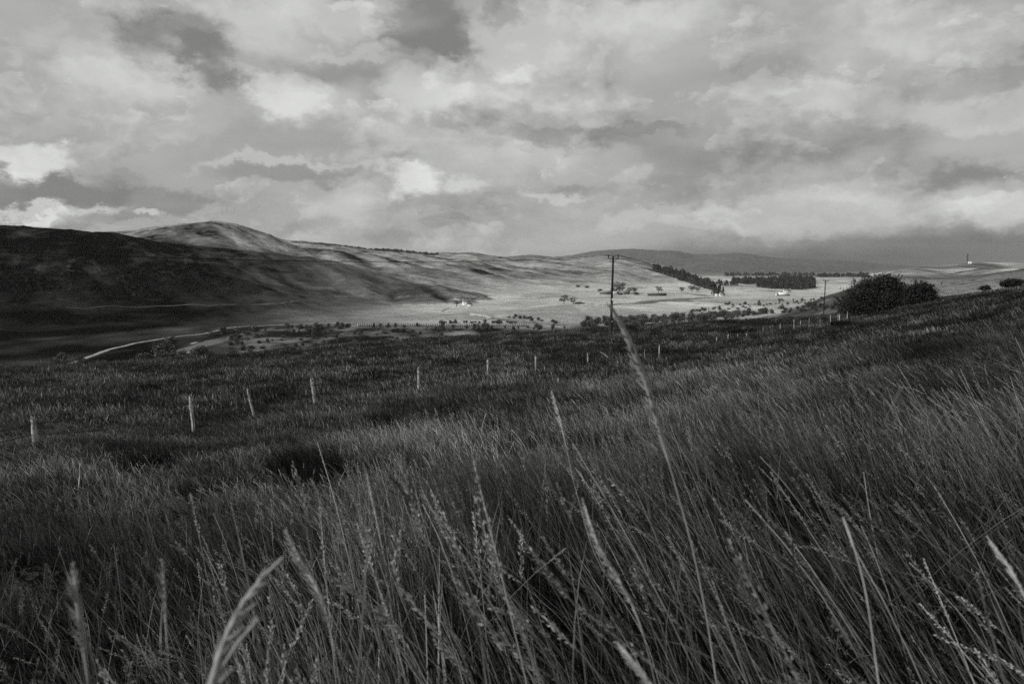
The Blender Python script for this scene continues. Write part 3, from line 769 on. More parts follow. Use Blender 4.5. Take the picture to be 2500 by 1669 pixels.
wood('plantation', [(1900, 1990, L((1900, 680), (1975, 680), (1990, 684)), L((1900, 692), (1990, 696)), 700)], 9, 16, 0, 'right block of far dark plantation behind the second power pole')
wood('distant_wood', [(1770, 1990, L((1770, 672), (1990, 672)), L((1770, 675), (1990, 675)), 260), (1990, 2120, L((1990, 674), (2120, 675)), L((1990, 678), (2120, 679)), 220)], 10, 18, 0, 'low hazy belt of wood across the far end of the valley')
wood('distant_wood', [(1730, 1800, L((1730, 694), (1800, 694)), L((1730, 699), (1800, 698)), 60)], 9, 14, 0, 'loose trees between the spur wood and the plantation')
wood('heather_scrub', [(0, 640, L((0, 600), (640, 700)), L((0, 735), (640, 722)), 1500)], 2.2, 4.6, 0, 'dark scrub speckling the shaded hillside on the left', cat='scrub')

# ------------------------------------------------------------------ trees and houses in the valley
for (px, py, h, lab) in [
    (1377, 742, 15, 'lone broadleaf tree with gaps in its crown, on the meadow left of the tall pole'),
    (1400, 743, 10, 'smaller tree just right of the lone meadow tree'),
    (1505, 717, 22, 'taller tree beside the farm just right of the tall pole'),
    (1512, 715, 26, 'tallest tree of the farm right of the tall pole'),
    (1537, 716, 14, 'middle tree right of the farm buildings'),
    (1548, 717, 16, 'tree at the right end of the farm beside the tall pole'),
    (1608, 715, 15, 'pale tree above the dark low shed on the meadow'),
    (1664, 714, 14, 'small pale tree right of the dark low shed'),
    (1689, 713, 17, 'rounded tree left of the spur wood on the valley floor'),
    (1703, 713, 13, 'small tree beside the rounded one under the spur wood'),
    (1115, 748, 11, 'dark tree beside the burn below the white farmhouse track'),
    (1125, 742, 6, 'small tree left of the white farmhouse')]:
    p = hit(px, py, 300); place_tree(p, h, lab, 'trees dotted about the valley', sx=1.35)
for (px, h, lab) in [(1742, 24, 'leftmost conifer of the clump by the white cottage'), (1747, 22, 'second conifer from the left by the white cottage'), (1753, 19, 'third conifer from the left by the white cottage'),
                     (1757, 22, 'fourth conifer from the left by the white cottage'), (1765, 17, 'rightmost conifer by the white cottage')]:
    place_conifer(hit(px, 722, 300), h, lab, 'conifers by the white cottage')
scatter(10, 1405, 1425, lambda x: 742 + rng.uniform(-1, 2), 2, 3, 'low shrub', 'beside the lone meadow tree', 'shrubs by the lone tree', ('low',))
scatter(7, 1480, 1560, lambda x: 718 + rng.uniform(-1, 2), 3, 6, 'shrub', 'round the farm right of the tall pole', 'shrubs round the farm', ('low', 'thick'))
for (px, py, lab) in [(1432, 703, 'dark shrub on the hillside left of the tall pole, highest of its row'), (1412, 701, 'dark shrub at the left of the hillside row'), (1466, 711, 'flat dark shrub close left of the tall pole')]:
    place_shrub('low', hit(px, py, 300), 5.0, lab, 'row of shrubs low on the hillside')

M_WHITE = mat('white_render', 0.62, 0.8, 0.08, .5)
M_SLATE = mat('slate_roof', 0.16, 0.7, 0.25, .6)
M_GLASS = mat('window_glass', 0.03, 0.1)
M_TINROOF = mat('pale_tin_roof', 0.62, 0.5, 0.15, .4)
M_SHED = mat('dark_shed_cladding', 0.06, 0.8, 0.3, .4)
def house(name, p, L_, D_, Hh, rz, label, wallm, roofm, windows=True, cat='house', group=None, chimneys=2, roofh=None):
    e = empty(name, p, rz); tag(e, label, cat, group)
    rh = roofh or D_ * .42
    a, b = L_ / 2, D_ / 2
    w = MB()
    w.add([(-a, -b, -1), (a, -b, -1), (a, b, -1), (-a, b, -1), (-a, -b, Hh), (a, -b, Hh), (a, b, Hh), (-a, b, Hh)],
          [(0, 1, 5, 4), (1, 2, 6, 5), (2, 3, 7, 6), (3, 0, 4, 7)])
    w.add([(a, -b, Hh), (a, b, Hh), (a, 0, Hh + rh), (-a, -b, Hh), (-a, b, Hh), (-a, 0, Hh + rh)], [(0, 1, 2), (4, 3, 5)])
    w.build('wall', wallm, e)
    r = MB(); o = .35; t = .18; k = rh / b
    for s in (-1, 1):
        y0, z0 = s * (b + o), Hh - o * k
        P = [(-a - o, y0, z0), (a + o, y0, z0), (a + o, 0, Hh + rh), (-a - o, 0, Hh + rh)]
        P2 = [(x, y, z + t) for x, y, z in P]
        r.add(P + P2, [(0, 1, 2, 3), (7, 6, 5, 4), (0, 4, 5, 1), (1, 5, 6, 2), (3, 7, 4, 0)])
    rf = r.build('roof', roofm, e)
    if chimneys:
        for s in ((-1, 1) if chimneys == 2 else (1,)):
            c = MB(); c.box((s * (a - .5), 0, Hh + rh + .5), (.7, .9, 1.6)); c.box((s * (a - .5), 0, Hh + rh + 1.4), (.9, 1.1, .2))
            c.build('chimney', wallm, rf)
    if windows:
        n = max(2, int(L_ / 3.2))
        for i in range(n):
            x = -a + L_ * (i + .5) / n
            if i == n // 2:
                d = MB(); d.box((x, -b - .03, 1.0), (1.0, .1, 2.0)); d.build('door', M_SLATE, e)
            else:
                d = MB(); d.box((x, -b - .03, 1.6), (1.0, .1, 1.2)); d.build('window', M_GLASS, e)
    return e
house('farmhouse', hit(1139, 745, 300), 11, 6.5, 4.6, .3, 'white farmhouse at the end of the pale track on the lower hillside', M_WHITE, M_SLATE)
house('outbuilding', hit(1147, 747, 300), 6, 4, 2.6, -.4, 'small white outbuilding just right of the hillside farmhouse', M_WHITE, M_SHED, False, 'outbuilding', chimneys=0)
house('farmhouse', hit(1499, 718, 300), 12, 6, 2.6, .1, 'long farm building with pale roof just right of the tall pole', M_WHITE, M_TINROOF, True)
house('outbuilding', hit(1517, 719, 300), 8, 5, 2.2, -.1, 'pale roofed outbuilding under the tallest farm tree', M_WHITE, M_TINROOF, False, 'outbuilding', chimneys=0)
house('barn', hit(1526, 718, 300), 16, 9, 3.4, .05, 'dark barn right of the farm outbuilding', M_SHED, M_SLATE, False, 'barn', chimneys=0)
house('barn', hit(1478, 718, 300), 22, 8, 3.0, .02, 'dark low barn left of the tall pole', M_SHED, M_SLATE, False, 'barn', chimneys=0)
house('shed', hit(1604, 722, 300), 34, 10, 3.0, 0, 'long dark low shed alone on the bright meadow', M_SHED, M_SHED, False, 'shed', chimneys=0, roofh=1.6)
house('cottage', hit(1763, 723, 300), 10, 6, 3.2, .1, 'white cottage at the right of the conifer clump', M_WHITE, M_SLATE)
house('outbuilding', hit(1750, 723, 300), 6, 4, 2.2, .1, 'small white outbuilding in front of the conifer clump', M_WHITE, M_TINROOF, False, 'outbuilding', chimneys=0)
house('barn', hit(1912, 722, 300), 22, 9, 2.4, .2, 'barn with bright pale roof left of the second pole', M_SHED, M_TINROOF, False, 'barn', chimneys=0)
house('farmhouse', hit(1899, 721, 300), 8, 5, 2.6, .2, 'small white farmhouse left of the pale roofed barn', M_WHITE, M_SLATE)
house('farmhouse', hit(1921, 713, 300), 14, 7, 3.0, -.1, 'white farmhouse at the edge of the plantation', M_WHITE, M_SLATE)

# pale paling fence across the moor
def paling():
    pa = hitv(872, 797); pb = hitv(1290, 797)
    e = empty('paling_fence', pa); tag(e, 'long pale fence of upright palings across the middle of the moor', 'fence')
    d = pb - pa; n = 96
    M_PAL = mat('weathered_paling', 0.36, 0.9, 0.3, 2.0)
    MR = mat('paling_rail', 0.08, 0.9, 0.3, 2.0)
    ln = math.hypot(d.x, d.y); rz = math.atan2(d.y, d.x)
    pal = MB(); rail = MB()
    for i in range(n):
        t = (i + .5) / n; x, y = d.x * t, d.y * t; z = float(hz(pa.x + x, pa.y + y)) - pa.z
        hh = 3.0 + rng.uniform(-.3, .3)
        pal.box((x, y, z + hh / 2 - .3), (ln / n * .72, .12, hh), rz)
        post = MB(); post.box((x + ln / n * .5, y - .05, z + 1.7), (.30, .3, 4.0), rz); post.build('fence_post', MR, e)
    pal.build('palings', M_PAL, e)
paling()

# telecom mast, cabins
def mast():
    p = hit(2361, 643, 600); Hm = 27 / F * p.y
    e = empty('radio_mast', p); tag(e, 'thin lattice radio mast on the pale hill at the right', 'mast')
    M_ST = mat('mast_steel', 0.03, 0.6)
    b = MB(); w = .9
    lv = np.linspace(-1, Hm * .82, 12)
    cs = [(-1, -1), (1, -1), (0, 1)]
    for cx, cy in cs: b.tube([(cx * w, cy * w, -1), (cx * w * .45, cy * w * .45, Hm * .82)], [.26, .2], 5)
    for i in range(len(lv) - 1):
        k0 = 1 - .55 * (lv[i] + 1) / (Hm * .82 + 1); k1 = 1 - .55 * (lv[i + 1] + 1) / (Hm * .82 + 1)
        for q in range(3):
            a = cs[q]; c = cs[(q + 1) % 3]
            b.tube([(a[0] * w * k0, a[1] * w * k0, lv[i]), (c[0] * w * k1, c[1] * w * k1, lv[i + 1])], [.07, .07], 4)
            b.tube([(a[0] * w * k1, a[1] * w * k1, lv[i + 1]), (c[0] * w * k1, c[1] * w * k1, lv[i + 1])], [.06, .06], 4)
    b.build('lattice', M_ST, e)
    s = MB(); s.tube([(0, 0, Hm * .8), (0, 0, Hm)], [.22, .14], 6); s.build('antenna', M_ST, e)
    for (z, a) in ((.74, 0), (.62, 2), (.5, 4), (.78, 4.2)):
        dd = MB(); x, y = math.cos(a) * 1.1, math.sin(a) * 1.1
        dd.box((x, y, Hm * z), (.9, .35, 1.5), a + 1.57); dd.build('aerial', M_ST, e)
    c = MB(); c.box((0, 0, Hm * .7), (2.6, .2, .2)); c.box((0, 0, Hm * .88), (1.8, .15, .15)); c.build('crossbar', M_ST, e)
mast()
for i, (px, lab) in enumerate([(2366, 'left white equipment cabin at the foot of the radio mast'), (2371, 'right white equipment cabin at the foot of the radio mast')]):
    house('cabin', hit(px, 643.5, 600), 3.4, 2.6, 2.6, 0, lab, M_WHITE, M_WHITE, False, 'cabin', chimneys=0, roofh=.4)

# ------------------------------------------------------------------ power poles
M_POLE = mat('creosoted_pole', 0.022, 0.8, 0.4, 6.0)
M_POLEP = mat('pale_weathered_pole', 0.24, 0.8, 0.3, 6.0)
M_IRON = mat('galvanised_crossarm', 0.035, 0.6)
M_CER = mat('insulator', 0.03, 0.3, spec=.5)
M_PLATE = mat('pole_plate', 0.75, 0.5)
POLE_ROT = math.atan2(120, 73) - math.pi / 2
def pole(p, ztop, label, pm, arm=True, plate=False, lean=0.0, rot=-.15, scale=1.0):
    e = empty('power_pole', p, 0); e.rotation_euler = (0, lean, 0)
    tag(e, label, 'power pole', 'wooden poles of the power line')
    h = ztop - p.z
    b = MB(); zs = np.linspace(-.6, h, 9); b.tube([(0.012 * math.sin(z), 0, z) for z in zs], np.interp(zs, [-.6, h], [.165, .115]) * scale, 12)
    b.build('pole_shaft', pm, e, smooth=True)
    tips = []
    if arm:
        ca, sa = math.cos(rot), math.sin(rot); a = .58
        c = MB(); c.box((0, -.17 * scale, h - .26), (a * 2.35, .09, .10), rot); c.build('crossarm', M_IRON, e)
        for s in (-1, 1):
            br = MB(); br.tube([(s * a * .75 * ca, -.15, h - .30), (s * .10 * ca, -.15, h - .68)], [.022, .022], 5); br.build('brace', M_IRON, e)
            x, y = s * a * ca, s * a * sa - .17
            ins = MB()
            prof = [(0, .02), (.06, .02), (.10, .045), (.16, .085), (.20, .05), (.24, .10), (.29, .055), (.33, .105), (.40, .085), (.43, .02)]
            ins.tube([(x, y, h - .22 + z) for z, _ in prof], [r for _, r in prof], 10)
            ins.build('insulator', M_CER, e, smooth=True)
            tips.append(Vector((p.x + x, p.y + y, p.z + h + .19)))
    if plate:
        q = MB(); q.box((.06, -.17, h * .45 ), (.13, .03, .30)); q.build('number_plate', M_PLATE, e)
        q = MB(); q.box((.10, -.19, h * .17), (.08, .03, .10)); q.build('tag', M_PLATE, e)
    return e, tips
def pole_at(pxb, depth, pytop, **k):
    p = on(pxb, depth); a, b = ray(pxb, pytop)
    return pole(p, b * depth, **k)
e1, t1 = pole_at(1492, 97, 626, label='tall dark power pole with crossarm and two insulators, nearest of the line', pm=M_POLE, plate=True, lean=.018)
t1 = [v + Vector((.16, 0, 0)) for v in t1]
e2, t2 = pole_at(2011, 217, 684, label='second power pole with crossarm, left of the big dark bush', pm=M_POLE, lean=.02)
e3, t3 = pole_at(2201, 335, 678, label='pale power pole rising behind the two dark bushes', pm=M_POLEP)
e4, t4 = pole_at(2296, 265, 688, label='plain dark pole without crossarm right of the dark bushes', pm=M_POLE, arm=False)
e5, t5 = pole_at(2388, 420, 694, label='thin far pole near the tiny skyline bush', pm=M_POLE, arm=False)
M_WIRE = mat('wire', 0.02, 0.5)
def wire(a, b, sag, label, group='power line wires', r=.014, n=50):
    t = np.linspace(0, 1, n)[:, None]
    P = np.array(a) * (1 - t) + np.array(b) * t; P[:, 2] -= 4 * sag * (t[:, 0] * (1 - t[:, 0]))
    m = MB(); rr = r * np.clip(np.linalg.norm(P, axis=1) / 60, 1, 6)
    m.tube(P, rr * 0 + r, 5, cap=False)
    tag(m.build('power_line', M_WIRE), label, 'wire', group)
P0 = Vector((-61, -23, 5.5))
for i, nm in ((0, 'left'), (1, 'right')):
    wire(P0 + Vector(((-.5, .5)[i], .4 * i, 0)), t1[i], 2.7, 'thin power wire crossing the left hills to the %s insulator of the tall pole' % nm)
    wire(t1[i], t2[i], 2.6, 'thin power wire from the %s insulator of the tall pole to the second pole' % nm, r=.026)
    wire(t2[i], t3[i], 2.2, 'thin power wire from the %s insulator of the second pole towards the pale pole' % nm, r=.03)

# ------------------------------------------------------------------ the wire fence in the field
M_POST = bpy.data.materials.new('weathered_fence_wood'); M_POST.use_nodes = True
def _post():
    t = M_POST.node_tree; g = NT(t); b = t.nodes['Principled BSDF']; b.inputs['Roughness'].default_value = .9; b.inputs['Specular IOR Level'].default_value = .1
    tc = g.n('ShaderNodeTexCoord').outputs['Object']
    mp = g.n('ShaderNodeMapping', ins={'Vector': tc}); mp.inputs['Scale'].default_value = (28, 28, 2.5)
    n = g.noise(mp.outputs[0], 1.0, 6, .6).outputs['Fac']
    n2 = g.noise(tc, 9.0, 4, .6).outputs['Fac']
    k = g.m('MULTIPLY', g.mr(n, .35, .65, .12, .52), g.mr(n2, .60, .66, 1.0, .15))
    t.links.new(g.vm('SCALE', TINT, scale=k), b.inputs['Base Color'])
_post()
# px, top py, depth, width, lean, label
POSTS = [
 (66, 1017, 23, .135, .03, 'tall split-topped post, nearest of the fence'),
 (460, 967, 30, .125, .04, 'square topped post, second thick one from the left'),
 (612, 953, 33, .09, .20, 'thin post leaning to the left'),
 (765, 926, 35.5, .14, .13, 'knotty post with dark holes, leaning'),
 (1021, 898, 38, .12, .02, 'pointed pale post right of the knotty one'),
 (1191, 877, 43.5, .11, .01, None), (1309, 872, 49, .12, .02, None), (1437, 864, 55, .10, .06, None), (1576, 853, 61, .05, 0, 'thin stake'), (1612, 843, 63, .12, .0, None),
 (1752, 823, 80, .10, 0, None), (1780, 817, 80, .11, 0, None), (1803, 816, 81, .09, 0, None), (1825, 814, 80, .12, .04, None), (1865, 800, 84, .07, 0, None),
 (1907, 790, 88, .11, 0, None), (1941, 781, 90, .11, .04, None), (1956, 782, 91, .07, 0, None), (1977, 777, 92, .07, 0, None), (2004, 779, 92, .05, 0, None), (2029, 770, 95, .09, 0, None),
 (2047, 768, 97, .06, 0, None), (2051, 767, 96, .11, 0, None), (2070, 761, 97, .10, 0, None)]
def fence():
    e = empty('wire_fence', on(66, 23)); tag(e, 'old wire fence on weathered uneven posts running across the rough field', 'fence')
    tops = []
    for k, (px, pt, d, w, lean, lab) in enumerate(POSTS):
        p = on(px, d); a, b_ = ray(px, pt); zt = b_ * d; h = max(zt - p.z, .5)
        n = 9; m = MB(); zs = np.linspace(-.4, h, 14)
        pts = [(-lean * z + .01 * math.sin(3 * z + k), 0, z) for z in zs]
        rad = np.full(14, w * .53) * (1 + .08 * rng.normal(size=14)); rad[-1] *= .82
        m.tube(pts, rad, n)
        V = np.vstack(m.V); V += rng.normal(size=V.shape) * w * .05
        topm = V[:, 2] > h - .04; V[topm, 2] += rng.uniform(-.05, .07, topm.sum())
        if k == 0:
            sel = topm & (np.abs(V[:, 0] - V[topm, 0].mean()) < w * .25); V[sel, 2] -= .10
        V += np.array([p.x, p.y, p.z]) - np.array(e.location)
        fs = [np.vstack(m.F3), np.vstack(m.F4)]
        o = mesh_np('fence_post', V, fs, M_POST, e)
        if lab: o['label'] = lab
        tops.append(Vector((p.x - lean * h, p.y, p.z)) + Vector((0, -w * .6, 0)))
        tops[-1] = (tops[-1], h)
    # strands sagging from post to post, with barbs
    for frac, lim in ((.80, 10), (.42, 6)):
        m = MB()
        pts = [tops[i][0] + Vector((0, 0, tops[i][1] * frac)) for i in range(lim)]
        first = pts[0] + (pts[0] - pts[1]) * 1.2 + Vector((0, 0, -.6)); pts = [first] + pts
        for a, b in zip(pts[:-1], pts[1:]):
            t = np.linspace(0, 1, 16)[:, None]
            P = np.array(a) * (1 - t) + np.array(b) * t; P[:, 2] -= .35 * (t * (1 - t))[:, 0]
            m.tube(P - np.array(e.location), .011, 4, cap=False)
            ln = (b - a).length
            for q in np.arange(.3, ln, .35):
                c = np.array(a) * (1 - q / ln) + np.array(b) * (q / ln); c[2] -= .35 * (q / ln) * (1 - q / ln)
                c = c - np.array(e.location)
                m.tube([c + [-.02, 0, -.025], c + [.02, 0, .025]], .004, 3, cap=False)
        m.build('wire_strand', M_WIRE, e)
fence()
# broken stake lying in the grass
def stake():
    p = on(1476, 56); p.z += .55
    m = MB(); m.tube([(-.26, 0, .16), (0, .02, 0), (.3, 0, -.22)], [.03, .035, .035], 7)
    o = m.build('broken_stake', M_POST); o.location = p
    tag(o, 'short broken pale stake lying aslant right of a fence post', 'stake')
stake()

# ------------------------------------------------------------------ grass
def grass_mat(name, lo, hi, spec=0.25):
    m = bpy.data.materials.new(name); m.use_nodes = True
    t = m.node_tree; g = NT(t); b = t.nodes['Principled BSDF']
    b.inputs['Roughness'].default_value = 0.5; b.inputs['Specular IOR Level'].default_value = spec
    tn = g.n('ShaderNodeAttribute', attribute_name='tone').outputs['Fac']
    hh = g.n('ShaderNodeAttribute', attribute_name='along').outputs['Fac']
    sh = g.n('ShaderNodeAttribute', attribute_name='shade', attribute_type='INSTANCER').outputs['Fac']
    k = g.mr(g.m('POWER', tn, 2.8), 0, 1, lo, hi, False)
    k = g.m('MULTIPLY', k, g.mr(hh, 0, 1, .05, 1.2, False))  # root end darkened: litter colour plus painted shade deep between the stems
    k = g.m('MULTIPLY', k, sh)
    t.links.new(g.vm('SCALE', TINT, scale=k), b.inputs['Base Color'])
    tr = g.n('ShaderNodeBsdfTranslucent'); t.links.new(g.vm('SCALE', TINT, scale=k), tr.inputs[0])
    mx = g.n('ShaderNodeMixShader'); mx.inputs[0].default_value = .25
    t.links.new(b.outputs[0], mx.inputs[1]); t.links.new(tr.outputs[0], mx.inputs[2])
    t.links.new(mx.outputs[0], t.nodes['Material Output'].inputs[0])
    return m
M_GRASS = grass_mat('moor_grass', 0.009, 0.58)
def blades(n, R, h0, h1, w, lean, bend, seg=4, spread=.12, tone=(0, .75), heads=0, hh=(.8, 1.05), headlen=.16, hw=.012, stemw=.0022, nspike=26, jit=.95):
    """returns V, quads, tone, along. leaning mostly towards -X (wind from the right)"""
    VV = []; FF = []; TT = []; AA = []; base = 0
    def add(n, h, w, lean, bend, seg, tn, taper):
        nonlocal base
        r = R * np.sqrt(rng.random(n)); a = rng.uniform(0, 6.283, n)
        root = np.column_stack([r * np.cos(a), r * np.sin(a), np.full(n, -.03)])
        la = np.pi + rng.normal(0, jit, n)                    # lean azimuth, around -X
        l = np.abs(rng.normal(lean, spread, n)); bd = np.abs(rng.normal(bend, bend * .5 + .02, n))
        fa = rng.uniform(0, 6.283, n)                          # facing of the ribbon
        t = np.linspace(0, 1, seg + 1)
        ang = l[:, None] + bd[:, None] * t[None] ** 1.6
        dz = np.cos(ang); dr = np.sin(ang)
        Z = np.concatenate([np.zeros((n, 1)), np.cumsum((dz[:, 1:] + dz[:, :-1]) / 2, 1)], 1) * (h[:, None] / seg)
        Rr = np.concatenate([np.zeros((n, 1)), np.cumsum((dr[:, 1:] + dr[:, :-1]) / 2, 1)], 1) * (h[:, None] / seg)
        wob = rng.normal(0, .012, (n, 1)) * t[None] ** 1 * h[:, None]
        C = np.stack([root[:, 0:1] + Rr * np.cos(la)[:, None] - wob * np.sin(la)[:, None], root[:, 1:2] + Rr * np.sin(la)[:, None] + wob * np.cos(la)[:, None], root[:, 2:3] + Z], -1)
        wd = (w * taper(t)[None] * np.exp(rng.normal(0, .38, (n, 1))))
        S = np.stack([np.cos(fa), np.sin(fa), np.zeros(n)], -1)[:, None] * wd[..., None] / 2
        V = np.stack([C - S, C + S], 2)                        # n, seg+1, 2, 3
        idx = np.arange(n)[:, None] * (seg + 1) * 2 + np.arange(seg)[None] * 2
        Fq = np.stack([idx, idx + 1, idx + 3, idx + 2], -1).reshape(-1, 4) + base
        VV.append(V.reshape(-1, 3)); FF.append(Fq); TT.append(np.repeat(tn, (seg + 1) * 2)); AA.append(np.tile(np.repeat(t, 2), n)); base += V.size // 3
        return C
    h = rng.uniform(h0, h1, n) * rng.uniform(.75, 1, n)
    add(n, h, w, lean, bend, seg, rng.uniform(tone[0], tone[1], n), lambda t: np.clip(1.05 - t ** 1.8, .06, 1))
    if heads:
        hgt = rng.uniform(hh[0], hh[1], heads)
        C = add(heads, hgt, stemw, lean * .9, bend * .9, 7, rng.uniform(.65, 1.0, heads), lambda t: np.clip(1.1 - .5 * t, .3, 1))
        # seed heads: spikelets crowding round the last stretch of each stem
        for k in range(heads):
            c = C[k]; hl = headlen * rng.uniform(.7, 1.3) / hgt[k]
            s = rng.uniform(1 - hl, 1.0, nspike); s = np.sort(s)
            P = np.column_stack([np.interp(s, np.linspace(0, 1, 8), c[:, q]) for q in range(3)])
            tv = c[-1] - c[-2]; tv /= np.linalg.norm(tv)
            d = rng.normal(size=(nspike, 3)); d /= np.linalg.norm(d, axis=1)[:, None]
            env = np.sin(np.clip((s - (1 - hl)) / hl, 0.05, .98) * math.pi) ** .6
            P2 = P + d * (hw * env)[:, None] * rng.uniform(.2, 1, (nspike, 1))
            ax = tv[None] * .8 + d * .45 + np.array([-.15, 0, 0]); ax /= np.linalg.norm(ax, axis=1)[:, None]
            sd = np.cross(ax, rng.normal(size=(nspike, 3))); sd /= np.linalg.norm(sd, axis=1)[:, None]
            sl = hw * .75; sw = hw * .24
            V = np.stack([P2 - ax * sl * .6, P2 + sd * sw, P2 + ax * sl, P2 - sd * sw], 1).reshape(-1, 3)
            VV.append(V); FF.append(np.arange(4 * nspike).reshape(-1, 4) + base); base += 4 * nspike
            TT.append(np.repeat(rng.uniform(.7, 1.0, nspike), 4)); AA.append(np.ones(4 * nspike))
    return np.vstack(VV), np.vstack(FF), np.concatenate(TT), np.concatenate(AA)

def patch(name, **k):
    V, Fq, T, A = blades(**k)
    return mesh_np(name, V, [Fq], M_GRASS, link=False, attrs={'tone': T, 'along': A})

def gn_scatter(name, sources, P, rot, scl, idx, shade, label):
    cc = bpy.data.collections.new(name + '_kinds')
    for i, s in enumerate(sources):
        s.name = 'tuft_%02d' % i; cc.objects.link(s)
    me = bpy.data.meshes.new(name); n = len(P)
    me.vertices.add(n); me.vertices.foreach_set('co', P.astype(np.float32).ravel())
    for nm, ty, da in (('rot', 'FLOAT_VECTOR', rot), ('scl', 'FLOAT_VECTOR', scl)):
        a = me.attributes.new(nm, ty, 'POINT'); a.data.foreach_set('vector', da.astype(np.float32).ravel())
    a = me.attributes.new('idx', 'INT', 'POINT'); a.data.foreach_set('value', idx.astype(np.int32))
    a = me.attributes.new('shade', 'FLOAT', 'POINT'); a.data.foreach_set('value', shade.astype(np.float32))
    o = bpy.data.objects.new(name, me); COL.objects.link(o)
    ng = bpy.data.node_groups.new(name + '_scatter', 'GeometryNodeTree')
    ng.interface.new_socket('Geometry', in_out='INPUT', socket_type='NodeSocketGeometry')
    ng.interface.new_socket('Geometry', in_out='OUTPUT', socket_type='NodeSocketGeometry')
    gi = ng.nodes.new('NodeGroupInput'); go = ng.nodes.new('NodeGroupOutput')
    ip = ng.nodes.new('GeometryNodeInstanceOnPoints'); ci = ng.nodes.new('GeometryNodeCollectionInfo')
    ci.inputs['Collection'].default_value = cc; ci.inputs['Separate Children'].default_value = True; ci.inputs['Reset Children'].default_value = True
    ip.inputs['Pick Instance'].default_value = True
    def na(nm, ty):
        q = ng.nodes.new('GeometryNodeInputNamedAttribute'); q.data_type = ty; q.inputs['Name'].default_value = nm; return q.outputs['Attribute']
    lk = ng.links.new
    lk(gi.outputs[0], ip.inputs['Points']); lk(ci.outputs[0], ip.inputs['Instance'])
    lk(na('idx', 'INT'), ip.inputs['Instance Index']); lk(na('rot', 'FLOAT_VECTOR'), ip.inputs['Rotation']); lk(na('scl', 'FLOAT_VECTOR'), ip.inputs['Scale'])
    lk(ip.outputs[0], go.inputs[0])
    md = o.modifiers.new('scatter', 'NODES'); md.node_group = ng
    return tag(o, label, 'grass', kind='stuff')

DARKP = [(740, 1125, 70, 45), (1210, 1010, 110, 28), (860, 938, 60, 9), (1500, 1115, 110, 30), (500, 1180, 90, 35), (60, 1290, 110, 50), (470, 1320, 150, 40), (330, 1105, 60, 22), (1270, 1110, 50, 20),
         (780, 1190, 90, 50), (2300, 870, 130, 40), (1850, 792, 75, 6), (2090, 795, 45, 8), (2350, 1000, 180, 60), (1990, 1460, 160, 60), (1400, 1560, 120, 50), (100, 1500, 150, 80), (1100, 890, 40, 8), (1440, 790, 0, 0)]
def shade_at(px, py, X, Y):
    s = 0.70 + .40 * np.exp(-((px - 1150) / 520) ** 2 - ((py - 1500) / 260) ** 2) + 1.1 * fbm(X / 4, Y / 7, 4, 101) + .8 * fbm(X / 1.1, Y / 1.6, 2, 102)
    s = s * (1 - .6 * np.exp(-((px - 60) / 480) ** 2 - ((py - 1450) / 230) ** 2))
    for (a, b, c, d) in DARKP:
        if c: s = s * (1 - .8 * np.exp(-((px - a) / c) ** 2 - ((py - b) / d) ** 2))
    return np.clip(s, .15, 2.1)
def project(X, Y, Z):
    y = Y * math.cos(TH) - Z * math.sin(TH); z = Y * math.sin(TH) + Z * math.cos(TH)
    y = np.maximum(y, .05)
    return W / 2 + F * X / y, H / 2 - F * z / y
def field(d0, d1, dens, nsrc, h_of, tilt_gain=1.0, seed=1, margin=.12, tips=False, rz=.5):
    r = np.random.default_rng(seed)
    half = .643 + margin
    # sample depth with pdf ~ depth*dens(depth)
    ys = np.exp(np.linspace(math.log(d0), math.log(d1), 200)); pdf = 2 * (half * ys + .8) * dens(ys)
    cum = np.concatenate([[0], np.cumsum((pdf[1:] + pdf[:-1]) / 2 * np.diff(ys))]); n = int(cum[-1])
    Y = np.interp(r.random(n) * cum[-1], cum, ys); X = (r.random(n) * 2 - 1) * (half * Y + .8)
    Z = hz(X, Y); px, py = project(X, Y, Z)
    E = ic(px, EDGE_D) + 12
    ok = (Y < E)
    X, Y, Z, px, py = X[ok], Y[ok], Z[ok], px[ok], py[ok]; n = len(X)
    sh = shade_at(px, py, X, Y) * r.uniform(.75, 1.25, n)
    gust = fbm(X / 9, Y / 9, 3, 121)
    right = ss(900, 2100, px)
    tilt = -(.0 + .29 * right + .22 * gust) * tilt_gain + r.normal(0, .10, n)
    rot = np.column_stack([r.normal(0, .12, n), tilt, r.normal(0, rz, n)])
    hs = h_of(px, Y) * (1 + .75 * fbm(X / 2.2, Y / 3, 3, 131)) * r.uniform(.8, 1.2, n)
    for (a, b, c, d) in DARKP:
        if c: hs = hs * (1 - .45 * np.exp(-((px - a) / c) ** 2 - ((py - b) / d) ** 2))
    if tips:
        top = -(np.interp(px, [0, 600, 1000, 1400, 1800, 2500], [1190, 1190, 1110, 1020, 960, 900]) + r.normal(0, 45, n) - HOR) / F * Y
        hs = np.minimum(hs, np.clip((top - Z) / .95, .25, 2))
    w = r.uniform(.85, 1.15, n)
    scl = np.column_stack([w, w, hs])
    return np.column_stack([X, Y, Z]), rot, scl, r.integers(0, nsrc, n), sh

